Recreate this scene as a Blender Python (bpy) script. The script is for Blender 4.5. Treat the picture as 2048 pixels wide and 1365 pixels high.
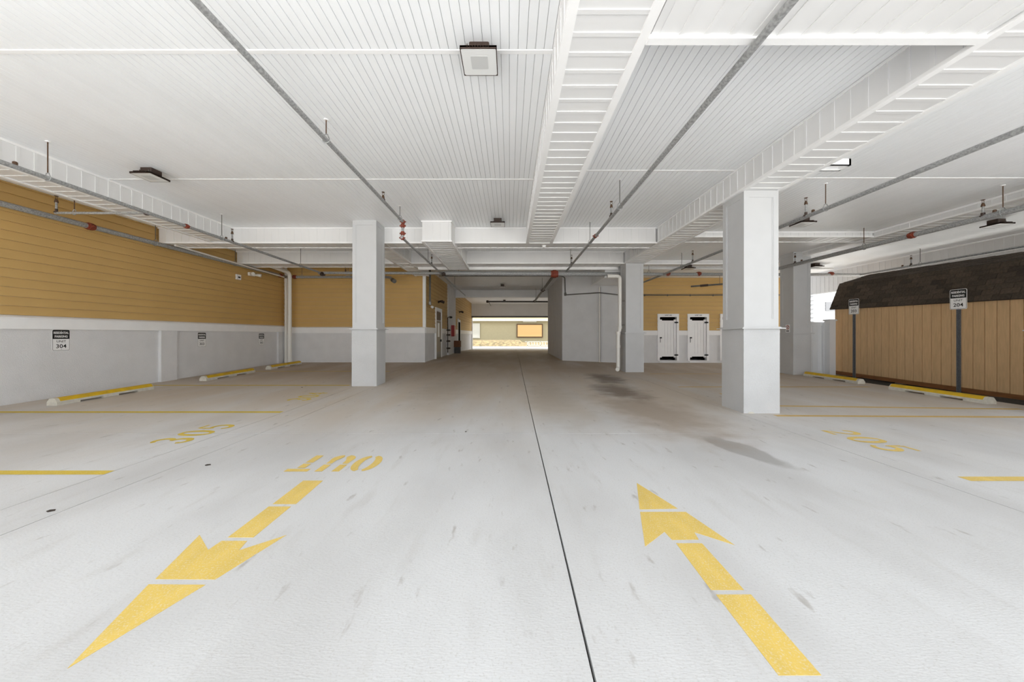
import bpy, bmesh, math, random
from mathutils import Vector, Matrix
random.seed(7)
SC = bpy.context.scene
COL = SC.collection
for o in list(bpy.data.objects):
    bpy.data.objects.remove(o)

# ------------------------------------------------------------------ camera
CAMZ, FPX = 1.36, 700.0
cam = bpy.data.cameras.new('camera'); camo = bpy.data.objects.new('camera', cam); COL.objects.link(camo)
cam.sensor_fit = 'HORIZONTAL'; cam.sensor_width = 36.0; cam.lens = 36.0 * FPX / 2048.0
cam.shift_x = (1024 - 1020) / 2048.0
cam.shift_y = -(682.5 - 670) / 2048.0
cam.clip_start = 0.05; cam.clip_end = 300
camo.location = (0, 0, CAMZ); camo.rotation_euler = (math.pi / 2, 0, 0)
SC.camera = camo

# ------------------------------------------------------------------ sky, sun, exposure
w = bpy.data.worlds.new('overcast_sky'); SC.world = w; w.use_nodes = True
bg = w.node_tree.nodes['Background']; bg.inputs[0].default_value = (0.94, 0.97, 1.0, 1); bg.inputs[1].default_value = 1.5
sun = bpy.data.lights.new('sun', 'SUN'); sun.energy = 9.5; sun.angle = math.radians(4); sun.color = (1.0, 0.98, 0.95)
suno = bpy.data.objects.new('sun', sun); COL.objects.link(suno)
suno.rotation_euler = Vector((-0.55, 0.14, -1.0)).to_track_quat('-Z', 'Y').to_euler()
SC.view_settings.view_transform = 'Standard'; SC.view_settings.look = 'None'
SC.view_settings.exposure = 0.87; SC.view_settings.gamma = 1.0; SC.view_settings.use_curve_mapping = False
SC.cycles.max_bounces = 14; SC.cycles.diffuse_bounces = 10; SC.cycles.sample_clamp_indirect = 8

# ------------------------------------------------------------------ materials
def s2l(c):
    return tuple(((v / 255) / 12.92 if v / 255 <= 0.04045 else ((v / 255 + 0.055) / 1.055) ** 2.4) for v in c)

MATS = {}
def mat(name, col, rough=0.6, metal=0.0, var=0.0, vscale=4.0, bump=0.0, bscale=60.0, col2=None, stretch=None, rnd=0.0, emit=0.0, spec=None):
    """col is an sRGB 0-255 albedo"""
    m = bpy.data.materials.new(name); m.use_nodes = True; nt = m.node_tree; N = nt.nodes; L = nt.links
    b = N['Principled BSDF']; c = s2l(col)
    b.inputs['Base Color'].default_value = (*c, 1); b.inputs['Roughness'].default_value = rough; b.inputs['Metallic'].default_value = metal
    if spec is not None: b.inputs['Specular IOR Level'].default_value = spec
    geo = N.new('ShaderNodeNewGeometry')
    vec = geo.outputs['Position']
    if stretch:
        mp = N.new('ShaderNodeMapping'); mp.inputs['Scale'].default_value = stretch
        L.new(vec, mp.inputs['Vector']); vec = mp.outputs[0]
    src = None
    if var > 0:
        n = N.new('ShaderNodeTexNoise'); n.inputs['Scale'].default_value = vscale; n.inputs['Detail'].default_value = 6
        L.new(vec, n.inputs['Vector'])
        r = N.new('ShaderNodeMapRange'); r.inputs[1].default_value = 0.35; r.inputs[2].default_value = 0.65
        L.new(n.outputs[0], r.inputs[0])
        mx = N.new('ShaderNodeMix'); mx.data_type = 'RGBA'
        c2 = s2l(col2) if col2 else tuple(v * (1 - var) for v in c)
        mx.inputs[6].default_value = (*c, 1); mx.inputs[7].default_value = (*c2, 1)
        L.new(r.outputs[0], mx.inputs[0]); src = mx.outputs[2]
    if rnd > 0:
        oi = N.new('ShaderNodeObjectInfo')
        r2 = N.new('ShaderNodeMapRange'); r2.inputs[3].default_value = 1 - rnd; r2.inputs[4].default_value = 1 + rnd
        L.new(oi.outputs['Random'], r2.inputs[0])
        hs = N.new('ShaderNodeHueSaturation'); L.new(r2.outputs[0], hs.inputs['Value'])
        if src: L.new(src, hs.inputs['Color'])
        else: hs.inputs['Color'].default_value = (*c, 1)
        src = hs.outputs[0]
    if src: L.new(src, b.inputs['Base Color'])
    if bump > 0:
        n2 = N.new('ShaderNodeTexNoise'); n2.inputs['Scale'].default_value = bscale; n2.inputs['Detail'].default_value = 3
        L.new(vec, n2.inputs['Vector'])
        bp = N.new('ShaderNodeBump'); bp.inputs['Strength'].default_value = bump; bp.inputs['Distance'].default_value = 0.01
        L.new(n2.outputs[0], bp.inputs['Height']); L.new(bp.outputs[0], b.inputs['Normal'])
    if emit > 0:
        b.inputs['Emission Color'].default_value = (*c, 1); b.inputs['Emission Strength'].default_value = emit
    MATS[name] = m
    return m

mat('vinyl', (228, 228, 228), 0.38, var=0.04, vscale=1.2, rnd=0.012)
mat('vinyl_back', (215, 215, 214), 0.6)
mat('ceiling_board', (244, 246, 248), 0.42, var=0.03, vscale=0.8, rnd=0.012)
mat('white_trim', (244, 244, 244), 0.5, var=0.03)
mat('stucco', (224, 224, 225), 0.85, var=0.06, vscale=2.2, bump=0.75, bscale=75)
mat('siding', (202, 167, 105), 0.6, var=0.05, vscale=1.5, rnd=0.015, bump=0.05, bscale=40)
mat('siding_pale', (172, 162, 130), 0.7, var=0.04)
mat('pvc', (226, 224, 218), 0.35)
mat('galv', (172, 173, 173), 0.5, metal=0.2, var=0.35, vscale=40, col2=(134, 135, 135))
mat('galv_dark', (108, 106, 102), 0.55, metal=0.3, var=0.3, vscale=30)
mat('post_steel', (112, 114, 117), 0.5, metal=0.2, var=0.4, vscale=60, col2=(84, 87, 91))
mat('rust_red', (150, 62, 40), 0.6, var=0.5, vscale=50, col2=(96, 48, 34))
mat('bronze', (62, 46, 38), 0.5, var=0.2, vscale=30)
mat('brass_dark', (98, 72, 52), 0.5, metal=0.3, var=0.4, vscale=80)
mat('lens', (226, 227, 226), 0.3)
mat('lens_inner', (200, 201, 200), 0.35)
mat('black', (22, 22, 23), 0.5)
mat('shade_black', (26, 21, 18), 0.95, spec=0.0)  # near-black colour stands in for shade in closets and open doorway
mat('sign_white', (238, 238, 238), 0.45)
mat('sign_black', (20, 20, 21), 0.4)
mat('stop_concrete', (206, 202, 190), 0.9, var=0.15, vscale=15, bump=0.4, bscale=60)
mat('stop_yellow', (217, 178, 22), 0.65, var=0.12, vscale=8, col2=(196, 160, 40))
mat('shed_wall', (216, 181, 136), 0.75, var=0.12, vscale=6, stretch=(6, 6, 0.6), rnd=0.03, bump=0.12, bscale=30)
mat('shingle', (82, 71, 60), 0.95, var=0.3, vscale=25, rnd=0.28, bump=0.6, bscale=120)
mat('lumber', (140, 92, 50), 0.8, var=0.3, vscale=5, stretch=(4, 0.6, 6))
mat('fence', (226, 228, 230), 0.45, var=0.03)
mat('gravel', (58, 54, 50), 0.95, var=0.6, vscale=30, col2=(32, 30, 28), bump=1.0, bscale=50)
mat('outside_concrete', (205, 203, 198), 0.9, var=0.1, vscale=1.0)
mat('asphalt', (128, 126, 122), 0.9, var=0.1, vscale=1.0)
mat('column_white_dim', (197, 198, 199), 0.5, var=0.03)  # trim white darkened for the columns to offset strong front light
mat('column_stucco_dim', (197, 198, 199), 0.85, var=0.06, vscale=2.2, bump=0.75, bscale=75)  # wall stucco darkened for the columns, same offset of the front light
mat('red', (158, 28, 30), 0.45)
mat('bin_brown', (120, 74, 42), 0.7, var=0.3, vscale=20)
mat('bin_grey', (86, 84, 82), 0.8, var=0.4, vscale=25)
mat('door_taupe', (142, 126, 106), 0.5, var=0.08)
mat('kick_metal', (110, 108, 104), 0.35, metal=0.6)
mat('grass', (116, 102, 72), 0.95, var=0.5, vscale=3.0, col2=(70, 62, 42), bump=0.6, bscale=20)
mat('far_white', (196, 194, 184), 0.7)
mat('shade_orange', (214, 176, 118), 0.6)
mat('frame_brown', (92, 66, 40), 0.6)
mat('house_white', (168, 170, 173), 0.6)
mat('vent_grey', (112, 113, 116), 0.6)
mat('leaf', (52, 44, 38), 0.8)

def paint_mat(name, col, wear):
    m = mat(name, col, 0.75, var=0.10, vscale=3.5, stretch=(3, 1, 1))
    nt = m.node_tree; N = nt.nodes; L = nt.links; b = N['Principled BSDF']
    src = b.inputs['Base Color'].links[0].from_socket
    geo = N.new('ShaderNodeNewGeometry')
    n = N.new('ShaderNodeTexNoise'); n.inputs['Scale'].default_value = 110; n.inputs['Detail'].default_value = 2
    L.new(geo.outputs['Position'], n.inputs['Vector'])
    r = N.new('ShaderNodeMapRange'); r.inputs[1].default_value = 0.52; r.inputs[2].default_value = 0.75; r.inputs[4].default_value = wear
    L.new(n.outputs[0], r.inputs[0])
    mx = N.new('ShaderNodeMix'); mx.data_type = 'RGBA'
    L.new(r.outputs[0], mx.inputs[0]); L.new(src, mx.inputs[6]); mx.inputs[7].default_value = (*s2l((214, 208, 190)), 1)
    L.new(mx.outputs[2], b.inputs['Base Color'])
paint_mat('paint', (218, 188, 96), 0.6)
paint_mat('paint_line', (208, 180, 60), 0.4)
paint_mat('paint_old', (204, 168, 92), 0.7)

def floor_mat():
    m = bpy.data.materials.new('concrete_floor'); m.use_nodes = True; nt = m.node_tree; N = nt.nodes; L = nt.links
    b = N['Principled BSDF']; b.inputs['Roughness'].default_value = 0.62
    geo = N.new('ShaderNodeNewGeometry'); P = geo.outputs['Position']
    sep = N.new('ShaderNodeSeparateXYZ'); L.new(P, sep.inputs[0])
    def noise(scale, detail, sc=(1, 1, 1)):
        mp = N.new('ShaderNodeMapping'); mp.inputs['Scale'].default_value = sc; L.new(P, mp.inputs['Vector'])
        n = N.new('ShaderNodeTexNoise'); n.inputs['Scale'].default_value = scale; n.inputs['Detail'].default_value = detail
        L.new(mp.outputs[0], n.inputs['Vector']); return n.outputs[0]
    def rng(sock, a, b_, c=0.0, d=1.0, smooth=True):
        r = N.new('ShaderNodeMapRange'); r.interpolation_type = 'SMOOTHSTEP' if smooth else 'LINEAR'
        for i, v in ((1, a), (2, b_), (3, c), (4, d)): r.inputs[i].default_value = v
        L.new(sock, r.inputs[0]); return r.outputs[0]
    def math_(op, a, b_):
        n = N.new('ShaderNodeMath'); n.operation = op
        for i, v in enumerate((a, b_)):
            if isinstance(v, (int, float)): n.inputs[i].default_value = v
            else: L.new(v, n.inputs[i])
        return n.outputs[0]
    def mix(f, a, c):
        mx = N.new('ShaderNodeMix'); mx.data_type = 'RGBA'
        if isinstance(f, (int, float)): mx.inputs[0].default_value = f
        else: L.new(f, mx.inputs[0])
        for i, v in ((6, a), (7, c)):
            if isinstance(v, tuple): mx.inputs[i].default_value = (*s2l(v), 1)
            else: L.new(v, mx.inputs[i])
        return mx.outputs[2]
    col = mix(rng(noise(0.9, 8, (1, 0.45, 1)), 0.35, 0.7), (205, 206, 207), (190, 190, 190))
    col = mix(math_('MULTIPLY', rng(noise(7, 6, (1, 0.22, 1)), 0.55, 0.75), 0.35), col, (182, 180, 177))
    # tyre dirt ground into the drive aisle and the bays behind
    yy = math_('ADD', sep.outputs['Y'], math_('MULTIPLY', noise(0.45, 4), 5.0))
    dirt = rng(yy, 6.0, 10.5)
    streak = rng(noise(1.1, 7, (1.6, 0.28, 1)), 0.25, 0.62, 0.45, 1.0)
    dirt = math_('MULTIPLY', dirt, streak)
    col = mix(math_('MULTIPLY', dirt, 0.92), col, (192, 180, 165))
    deep = math_('MULTIPLY', rng(sep.outputs['Y'], 8.5, 13.5), rng(noise(0.9, 6, (1.3, 0.4, 1)), 0.35, 0.6, 0.35, 0.9))
    col = mix(deep, col, (170, 153, 132))
    def patch(cx, cy, rx, ry, ang, soft, colr, amt):
        nonlocal col
        mp = N.new('ShaderNodeMapping'); mp.vector_type = 'TEXTURE'
        mp.inputs['Location'].default_value = (cx, cy, 0); mp.inputs['Rotation'].default_value = (0, 0, math.radians(ang)); mp.inputs['Scale'].default_value = (rx, ry, 1)
        L.new(P, mp.inputs['Vector'])
        s = N.new('ShaderNodeSeparateXYZ'); L.new(mp.outputs[0], s.inputs[0])
        d = math_('SQRT', math_('ADD', math_('MULTIPLY', s.outputs[0], s.outputs[0]), math_('MULTIPLY', s.outputs[1], s.outputs[1])), 0)
        d = math_('ADD', d, math_('MULTIPLY', math_('SUBTRACT', noise(2.5, 5), 0.5), 0.9))
        col = mix(math_('MULTIPLY', rng(d, 1.0, 1.0 - soft), amt), col, colr)
    patch(2.75, 4.12, 0.22, 0.62, 12, 0.25, (150, 148, 146), 0.75)
    patch(2.5, 6.2, 1.1, 2.6, 6, 0.8, (150, 134, 116), 0.75)
    patch(2.6, 8.4, 0.8, 1.6, 4, 0.8, (104, 88, 72), 0.8)
    patch(2.9, 10.6, 0.7, 1.6, 0, 0.8, (84, 70, 56), 0.8)
    patch(0.9, 7.5, 0.8, 3.2, 0, 0.9, (168, 158, 144), 0.6)
    patch(-1.6, 8.5, 1.0, 2.5, 0, 0.9, (160, 148, 132), 0.5)
    # scuffs and fine specks
    scf = math_('MULTIPLY', rng(noise(5, 4, (2.2, 0.7, 1)), 0.63, 0.76), 0.6)
    col = mix(scf, col, (146, 140, 134))
    spk = rng(noise(90, 2), 0.52, 0.75, 0.0, 0.38)
    col = mix(spk, col, (168, 164, 158))
    L.new(col, b.inputs['Base Color'])
    bp = N.new('ShaderNodeBump'); bp.inputs['Strength'].default_value = 0.12; bp.inputs['Distance'].default_value = 0.01
    L.new(noise(120, 3, (0.3, 1, 1)), bp.inputs['Height']); L.new(bp.outputs[0], b.inputs['Normal'])
    MATS['floor'] = m
floor_mat()

# ------------------------------------------------------------------ builders
WL = {}          # world location of each parent
def props(o, label=None, cat=None, group=None, kind=None):
    if label: o['label'] = label
    if cat: o['category'] = cat
    if group: o['group'] = group
    if kind: o['kind'] = kind
    return o

def thing(name, loc, label, cat, group=None, kind=None):
    o = bpy.data.objects.new(name, None); COL.objects.link(o); o.location = loc; o.empty_display_size = 0.1
    WL[o] = Vector(loc)
    return props(o, label, cat, group, kind)

class MB:
    def __init__(s): s.v = []; s.f = []
    def add(s, vs, fs):
        k = len(s.v); s.v += [tuple(p) for p in vs]; s.f += [tuple(i + k for i in f) for f in fs]; return s
    def box(s, x0, x1, y0, y1, z0, z1):
        return s.add([(x0, y0, z0), (x1, y0, z0), (x1, y1, z0), (x0, y1, z0), (x0, y0, z1), (x1, y0, z1), (x1, y1, z1), (x0, y1, z1)],
                     [(0, 3, 2, 1), (4, 5, 6, 7), (0, 1, 5, 4), (1, 2, 6, 5), (2, 3, 7, 6), (3, 0, 4, 7)])
    def prism(s, poly, axis, a, b):
        """poly = 2D points; axis x: (y,z); y: (x,z); z: (x,y)"""
        def P(p, t):
            return {'x': (t, p[0], p[1]), 'y': (p[0], t, p[1]), 'z': (p[0], p[1], t)}[axis]
        n = len(poly)
        return s.add([P(p, a) for p in poly] + [P(p, b) for p in poly],
                     [tuple(range(n))[::-1], tuple(range(n, 2 * n))] + [(i, (i + 1) % n, n + (i + 1) % n, n + i) for i in range(n)])
    def tube(s, pts, r, n=12, cap=True):
        pts = [Vector(p) for p in pts]; rs = r if isinstance(r, (list, tuple)) else [r] * len(pts)
        rings = []; k = len(s.v); up = None
        for i, p in enumerate(pts):
            if i == 0: d = pts[1] - p
            elif i == len(pts) - 1: d = p - pts[i - 1]
            else: d = (pts[i + 1] - p).normalized() + (p - pts[i - 1]).normalized()
            d = d.normalized() if d.length > 1e-9 else Vector((0, 0, 1))
            if up is None:
                up = Vector((0, 0, 1)) if abs(d.z) < 0.9 else Vector((1, 0, 0))
            a = d.cross(up).normalized(); up = a.cross(d).normalized()
            for j in range(n):
                t = 2 * math.pi * j / n
                s.v.append(tuple(p + (a * math.cos(t) + up * math.sin(t)) * rs[i]))
        m = len(pts)
        for i in range(m - 1):
            for j in range(n):
                s.f.append((k + i * n + j, k + i * n + (j + 1) % n, k + (i + 1) * n + (j + 1) % n, k + (i + 1) * n + j))
        if cap:
            s.f.append(tuple(k + j for j in range(n))[::-1]); s.f.append(tuple(k + (m - 1) * n + j for j in range(n)))
        return s
    def mesh(s, name, off=Vector((0, 0, 0)), m=None, smooth=False, fix=True):
        me = bpy.data.meshes.new(name)
        me.from_pydata([(x - off.x, y - off.y, z - off.z) for x, y, z in s.v], [], s.f)
        if fix:
            b = bmesh.new(); b.from_mesh(me); bmesh.ops.recalc_face_normals(b, faces=b.faces); b.to_mesh(me); b.free()
        if m: me.materials.append(MATS[m])
        if smooth:
            me.polygons.foreach_set('use_smooth', [True] * len(me.polygons))
            me.set_sharp_from_angle(angle=math.radians(40))
        return me
    def build(s, name, m, parent=None, smooth=False, label=None, cat=None, group=None, kind=None):
        if parent is not None: off = WL[parent]
        else:
            xs, ys, zs = zip(*s.v); off = Vector(((min(xs) + max(xs)) / 2, (min(ys) + max(ys)) / 2, min(zs)))
        me = s.mesh(name, off, m, smooth)
        o = bpy.data.objects.new(name, me); COL.objects.link(o)
        if parent is not None: o.parent = parent; WL[o] = off.copy()
        else: o.location = off; WL[o] = off.copy()
        return props(o, label, cat, group, kind)

def inst(name, me, loc, parent):
    o = bpy.data.objects.new(name, me); COL.objects.link(o); o.parent = parent
    o.location = Vector(loc) - WL[parent]; WL[o] = Vector(loc)
    return o

def rounded(x0, x1, z0, z1, r, n=5):
    out = []
    for cx, cz, a0 in ((x1 - r, z1 - r, 0), (x0 + r, z1 - r, 90), (x0 + r, z0 + r, 180), (x1 - r, z0 + r, 270)):
        for i in range(n + 1):
            a = math.radians(a0 + 90 * i / n); out.append((cx + r * math.cos(a), cz + r * math.sin(a)))
    return out

def interp(x, xs, ys):
    if x <= xs[0]: return ys[0]
    for i in range(1, len(xs)):
        if x <= xs[i]: return ys[i - 1] + (ys[i] - ys[i - 1]) * (x - xs[i - 1]) / (xs[i] - xs[i - 1])
    return ys[-1]
def fz(x, y):
    a = interp(y, (6, 9, 15, 25, 33), (0, .045, .18, .18, 0)); b = interp(y, (6, 12, 15.4, 25, 33), (0, .05, .128, .18, 0))
    t = min(1, max(0, (x + 2) / 5)); return a * (1 - t) + b * t

def text_mesh(body, size, extrude, m, offset=0.0, sx=1.0, bold=False):
    c = bpy.data.curves.new('lettering', 'FONT'); c.body = body; c.size = size; c.extrude = extrude; c.offset = offset
    c.align_x = 'CENTER'; c.align_y = 'CENTER'; c.resolution_u = 3
    o = bpy.data.objects.new('lettering', c); COL.objects.link(o)
    me = bpy.data.meshes.new_from_object(o.evaluated_get(bpy.context.evaluated_depsgraph_get()))
    bpy.data.objects.remove(o); bpy.data.curves.remove(c)
    me.transform(Matrix.Diagonal((sx, 1, 1, 1))); me.materials.clear(); me.materials.append(MATS[m])
    return me

ZC, ZB = 4.29, 3.855          # ceiling and beam undersides
ZR = 4.09                     # lower ceiling over the bays to the right
YF = -1.4                     # front edge of the building
PITCH, GAP = 0.089, 0.005

# ------------------------------------------------------------------ floor
fl = MB().box(-10.2, 9.85, -6, 33.2, -0.30, -0.035).build('floor', 'gravel', label='grey concrete garage floor cast in large slabs', cat='floor', kind='structure')
def slab(x0, x1, y0, y1):
    nx = max(1, math.ceil((x1 - x0) / 1.3)); ys = [y0]
    y = math.floor(y0) + 1
    while y < y1 - 0.2:
        if y > y0 + 0.2 and y > 5: ys.append(y)
        y += 1
    ys.append(y1); b = MB(); sk = lambda x, y: (.0072 * (y - 1.37) - .042 if abs(x - .375) < .02 else 0)
    xs = [x0 + (x1 - x0) * i / nx for i in range(nx + 1)]
    b.v = [(x + sk(x, y), y, fz(x, y)) for y in ys for x in xs]; W = nx + 1
    for j in range(len(ys) - 1):
        for i in range(nx): b.f.append((j * W + i, j * W + i + 1, (j + 1) * W + i + 1, (j + 1) * W + i))
    loop = [i for i in range(W)] + [j * W + nx for j in range(1, len(ys))] + [(len(ys) - 1) * W + i for i in range(nx - 1, -1, -1)] + [j * W for j in range(len(ys) - 2, 0, -1)]
    k = len(b.v); b.v += [(b.v[i][0], b.v[i][1], -0.04) for i in loop]
    for q in range(len(loop)):
        r = (q + 1) % len(loop); b.f.append((loop[q], k + q, k + r, loop[r]))
    b.build('slab', 'floor', fl, smooth=True)
g = 0.004
XB = [-10.0, -3.95, -3.45, 0.375, 3.93, 9.85]
for i in range(5):
    ga = 0.006 if i in (3,) else g; gb = 0.006 if i == 2 else g
    yb = [-6, 13.2, 33.1] if i == 4 else [-6, 4.81, 13.2, 33.1]
    for j in range(len(yb) - 1):
        slab(XB[i] + ga, XB[i + 1] - gb, yb[j] + 2 * g, yb[j + 1] - 2 * g)
# gravel strip under and beside the shed
b = MB(); nx, ny = 26, 110
for j in range(ny + 1):
    for i in range(nx + 1):
        x = 9.85 + 5.3 * i / nx; y = -6 + 21.3 * j / ny
        b.v.append((x, y, fz(x, y) - 0.05 + random.uniform(-.012, .012)))
for j in range(ny):
    for i in range(nx): b.f.append((j * (nx + 1) + i, j * (nx + 1) + i + 1, (j + 1) * (nx + 1) + i + 1, (j + 1) * (nx + 1) + i))
b.build('ground_gravel', 'gravel', label='dark gravel strip beneath the tan shed', cat='gravel', kind='structure')
MB().box(-60, 60, -70, -6, -0.3, -0.01).build('ground_front', 'outside_concrete', label='unseen pale ground added in front to bounce light inside', cat='ground', kind='structure')  # added pale ground out of view, bounces light onto the ceilings
MB().box(-60, -10.2, -6, 33, -0.3, -0.02).build('ground_left', 'outside_concrete', label='unseen pale ground added outside the left wall for the light', cat='ground', kind='structure')  # unseen ground, added for the light around the garage
MB().box(15.15, 60, -6, 33.2, -0.3, -0.04).box(12.6, 15.15, 15.55, 33.2, -0.3, -0.04).build('ground_right', 'outside_concrete', label='unseen pale ground added behind the shed to bounce light', cat='ground', kind='structure')  # unseen ground, added to throw light into the right bays
MB().box(-60, 60, 33.2, 75, -0.3, -0.012).build('ground_far', 'asphalt', label='bright pale drive beyond the far opening', cat='ground', kind='structure')

# ------------------------------------------------------------------ ceilings
MB().box(-10.1, 14.1, YF, 16.0, 4.42, 4.75).box(-10.1, 8.3, 16.0, 33.4, 4.42, 4.75).box(8.3, 12.45, 16.0, 18.0, 4.42, 4.75).build('ceiling', 'vinyl_back', label='unseen slab added above the white soffit boards to block light', cat='ceiling', kind='structure')  # added slab over the whole footprint, keeps light from above out
MB().box(-10.1, 14.1, YF, 16.0, 4.75, 11.0).box(-10.1, 8.3, 16.0, 33.4, 4.75, 11.0).build('upper_sky_block', 'stucco', label='unseen upper storeys added to keep sky light off the far building', cat='wall', kind='structure')  # added unseen block, cuts sky light on the facade beyond the opening
def ceiling(x0, x1, rows, z, label, joined=False):
    y0, y1 = rows[0], rows[-1]
    c = MB().box(x0, x1, y0, y1, z + 0.014, z + 0.06).build('ceiling', 'vinyl_back', label=label, cat='ceiling', kind='structure')
    n = max(1, round((x1 - x0) / PITCH)); p = (x1 - x0) / n
    if joined:
        b = MB()
        for i in range(n):
            for a, d in zip(rows[:-1], rows[1:]): b.box(x0 + i * p, x0 + i * p + p - GAP, a + .01, d - .01, z, z + 0.013)
        b.build('soffit_boards', 'ceiling_board', c, kind='stuff')
    else:
        for a, d in zip(rows[:-1], rows[1:]):
            me = MB().prism([(0, .013), (0, .003), (.003, 0), (p - GAP - .003, 0), (p - GAP, .003), (p - GAP, .013)], 'y', 0, d - a - .02).mesh('soffit_board', m='ceiling_board')
            for i in range(n): inst('soffit_board', me, (x0 + i * p, a + .01, z), c)
    for y in rows[1:-1]:
        MB().prism([(y - .03, z + .002), (y - .024, z - .007), (y + .024, z - .007), (y + .03, z + .002)], 'x', x0, x1).build('joint_strip', 'white_trim', c)
    return c
ceiling(-7.55, 0.44, [YF, 3.62, 6.6, 9.53], ZC, 'white grooved soffit ceiling left of the centre beam')
ceiling(-9.62, -8.15, [YF, 9.53], ZC, 'narrow white soffit ceiling above the tan left wall', True)
ceiling(1.16, 4.0, [2.97, 6.25, 9.53], ZC, 'white grooved soffit ceiling between centre and right beams')
ceiling(4.70, 9.6, [YF, 6.1, 9.23], ZR, 'lower white soffit ceiling right of the front column')
ceiling(10.2, 13.7, [YF, 10.6, 16.0], ZR, 'white soffit ceiling above the shed', True)
ceiling(-9.62, 4.0, [10.1, 12.26], ZC, 'narrow white soffit ceiling between the two cross beams', True)
ceiling(4.7, 9.6, [9.8, 12.8], ZR, 'white soffit ceiling right of the square mid column', True)
ceiling(-9.62, 4.0, [12.97, 21.0, 22.9], ZC, 'white soffit ceiling over the rear passage', True)
ceiling(4.92, 12.4, [13.4, 15.42], 3.87, 'low white soffit ceiling above the storage doors', True)
ceiling(-3.6, 8.0, [23.3, 33.0], ZC, 'cream lit soffit ceiling near the far opening', True)

# ------------------------------------------------------------------ clad beams
RP = 0.205
def panel_mesh(L, axis, cross, sgn):
    """one clad panel: plate plus raised rib; runs RP along `axis`, L along `cross`, depth along the remaining axis * sgn"""
    b = MB()
    for u0, u1, t in ((0, RP - .042, .006), (RP - .042, RP, .014)):
        d = {axis: (u0, u1), cross: (0, L)}
        dep = [a for a in 'xyz' if a not in d][0]
        d[dep] = (0, t * sgn) if sgn > 0 else (t * sgn, 0)
        b.box(*d['x'], *d['y'], *d['z'])
    return b.mesh('soffit_panel', m='vinyl')
def beam(label, x0, x1, y0, y1, z0, z1, along, faces, trim=0.07, name='ceiling_beam'):
    t = thing(name, ((x0 + x1) / 2, (y0 + y1) / 2, z0), label, 'beam')
    e = 0.02
    MB().box(x0 + e, x1 - e, y0 + e, y1 - e, z0 + e, z1).build('core', 'vinyl', t)
    a0, a1 = (x0, x1) if along == 'x' else (y0, y1)
    n = int((a1 - a0 - 0.02) / RP); s = (a1 - a0 - n * RP) / 2
    for f in faces:
        if f == 'bottom':
            cr = 'y' if along == 'x' else 'x'; L = ((y1 - y0) if along == 'x' else (x1 - x0)) - 2 * trim
            me = panel_mesh(L, along, cr, -1)
            for i in range(n):
                u = a0 + s + i * RP
                inst('soffit_panel', me, (u, y0 + trim, z0 + e) if along == 'x' else (x0 + trim, u, z0 + e), t)
            for q in ([(x0, x1, y0, y0 + trim), (x0, x1, y1 - trim, y1)] if along == 'x' else [(x0, x0 + trim, y0, y1), (x1 - trim, x1, y0, y1)]):
                MB().box(*q, z0 - .004, z0 + e).build('edge_trim', 'white_trim', t)
        else:
            L = z1 - z0 - 2 * e - .03
            if f in 'front': me = panel_mesh(L, 'x', 'z', -1); loc = lambda u: (u, y0 + e, z0 + e + .015)
            elif f == 'left': me = panel_mesh(L, 'y', 'z', -1); loc = lambda u: (x0 + e, u, z0 + e + .015)
            else: me = panel_mesh(L, 'y', 'z', 1); loc = lambda u: (x1 - e, u, z0 + e + .015)
            fa0, fa1 = (x0, x1) if f == 'front' else (y0, y1)
            fn = int((fa1 - fa0 - 0.02) / RP); fs = (fa1 - fa0 - fn * RP) / 2
            for i in range(fn): inst('soffit_panel', me, loc(fa0 + fs + i * RP), t)
            for za, zb in ((z0, z0 + .035), (z1 - .035, z1)):
                tb = MB()
                if f == 'front': tb.box(x0, x1, y0 - .003, y0 + e, za, zb)
                elif f == 'left': tb.box(x0 - .003, x0 + e, y0, y1, za, zb)
                else: tb.box(x1 - e, x1 + .003, y0, y1, za, zb)
                tb.build('edge_trim', 'white_trim', t)
    return t
beam('white clad ceiling beam running along the tan left wall', -8.15, -7.55, YF, 9.53, 3.88, ZC, 'y', ['bottom', 'right'])
beam('white clad centre ceiling beam right of the nearest square light', .44, 1.16, YF, 9.53, ZB, ZC, 'y', ['bottom', 'left', 'right'], .08)
wide = beam('wide flat white clad beam overhead at the top right', 1.16, 4.0, YF, 2.97, ZB, ZC, 'x', ['bottom'], .03)
MB().box(1.16, 4.0, 2.93, 3.0, ZB - .012, ZB + .03).build('front_lip', 'white_trim', wide)
br = beam('long white clad beam resting on the right front column', 4.0, 4.70, YF, 12.8, ZB, ZC, 'y', ['bottom', 'left'])
st = MB().box(4.70, 5.02, 5.15, 5.19, ZB, ZB + .012).box(4.70, 5.02, 5.30, 5.335, ZB, ZB + .012).box(4.99, 5.02, 5.15, 5.335, ZB, ZB + .10).box(4.70, 5.02, 5.15, 5.165, ZB, ZB + .1)
st.box(4.70, 5.02, 5.32, 5.335, ZB, ZB + .10).build('bracket', 'white_trim', br)
beam('nearest white cross beam behind the left front column', -9.6, 4.0, 9.53, 10.1, ZB, ZC, 'x', ['front', 'bottom'], .05)
beam('boxed white beam end projecting right of the left column', -2.27, -1.49, 8.95, 12.86, 3.745, ZC - .005, 'y', ['front', 'bottom', 'right', 'left'], .06)
beam('short white clad beam behind the left front column', -4.05, -3.45, 10.1, 14.93, ZB, ZC, 'y', ['bottom', 'right'])
c2 = beam('second white cross beam above the main pipe', -9.6, 4.0, 12.26, 12.97, ZB, ZC, 'x', ['front', 'bottom'], .05)
MB().box(-3.4, 4.0, 12.95, 13.0, 3.77, ZB).build('rear_lip', 'white_trim', c2)
beam('shallow white cross beam right of the right front column', 4.70, 9.6, 9.23, 9.8, 3.94, ZR, 'x', ['front', 'bottom'], .05)
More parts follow.
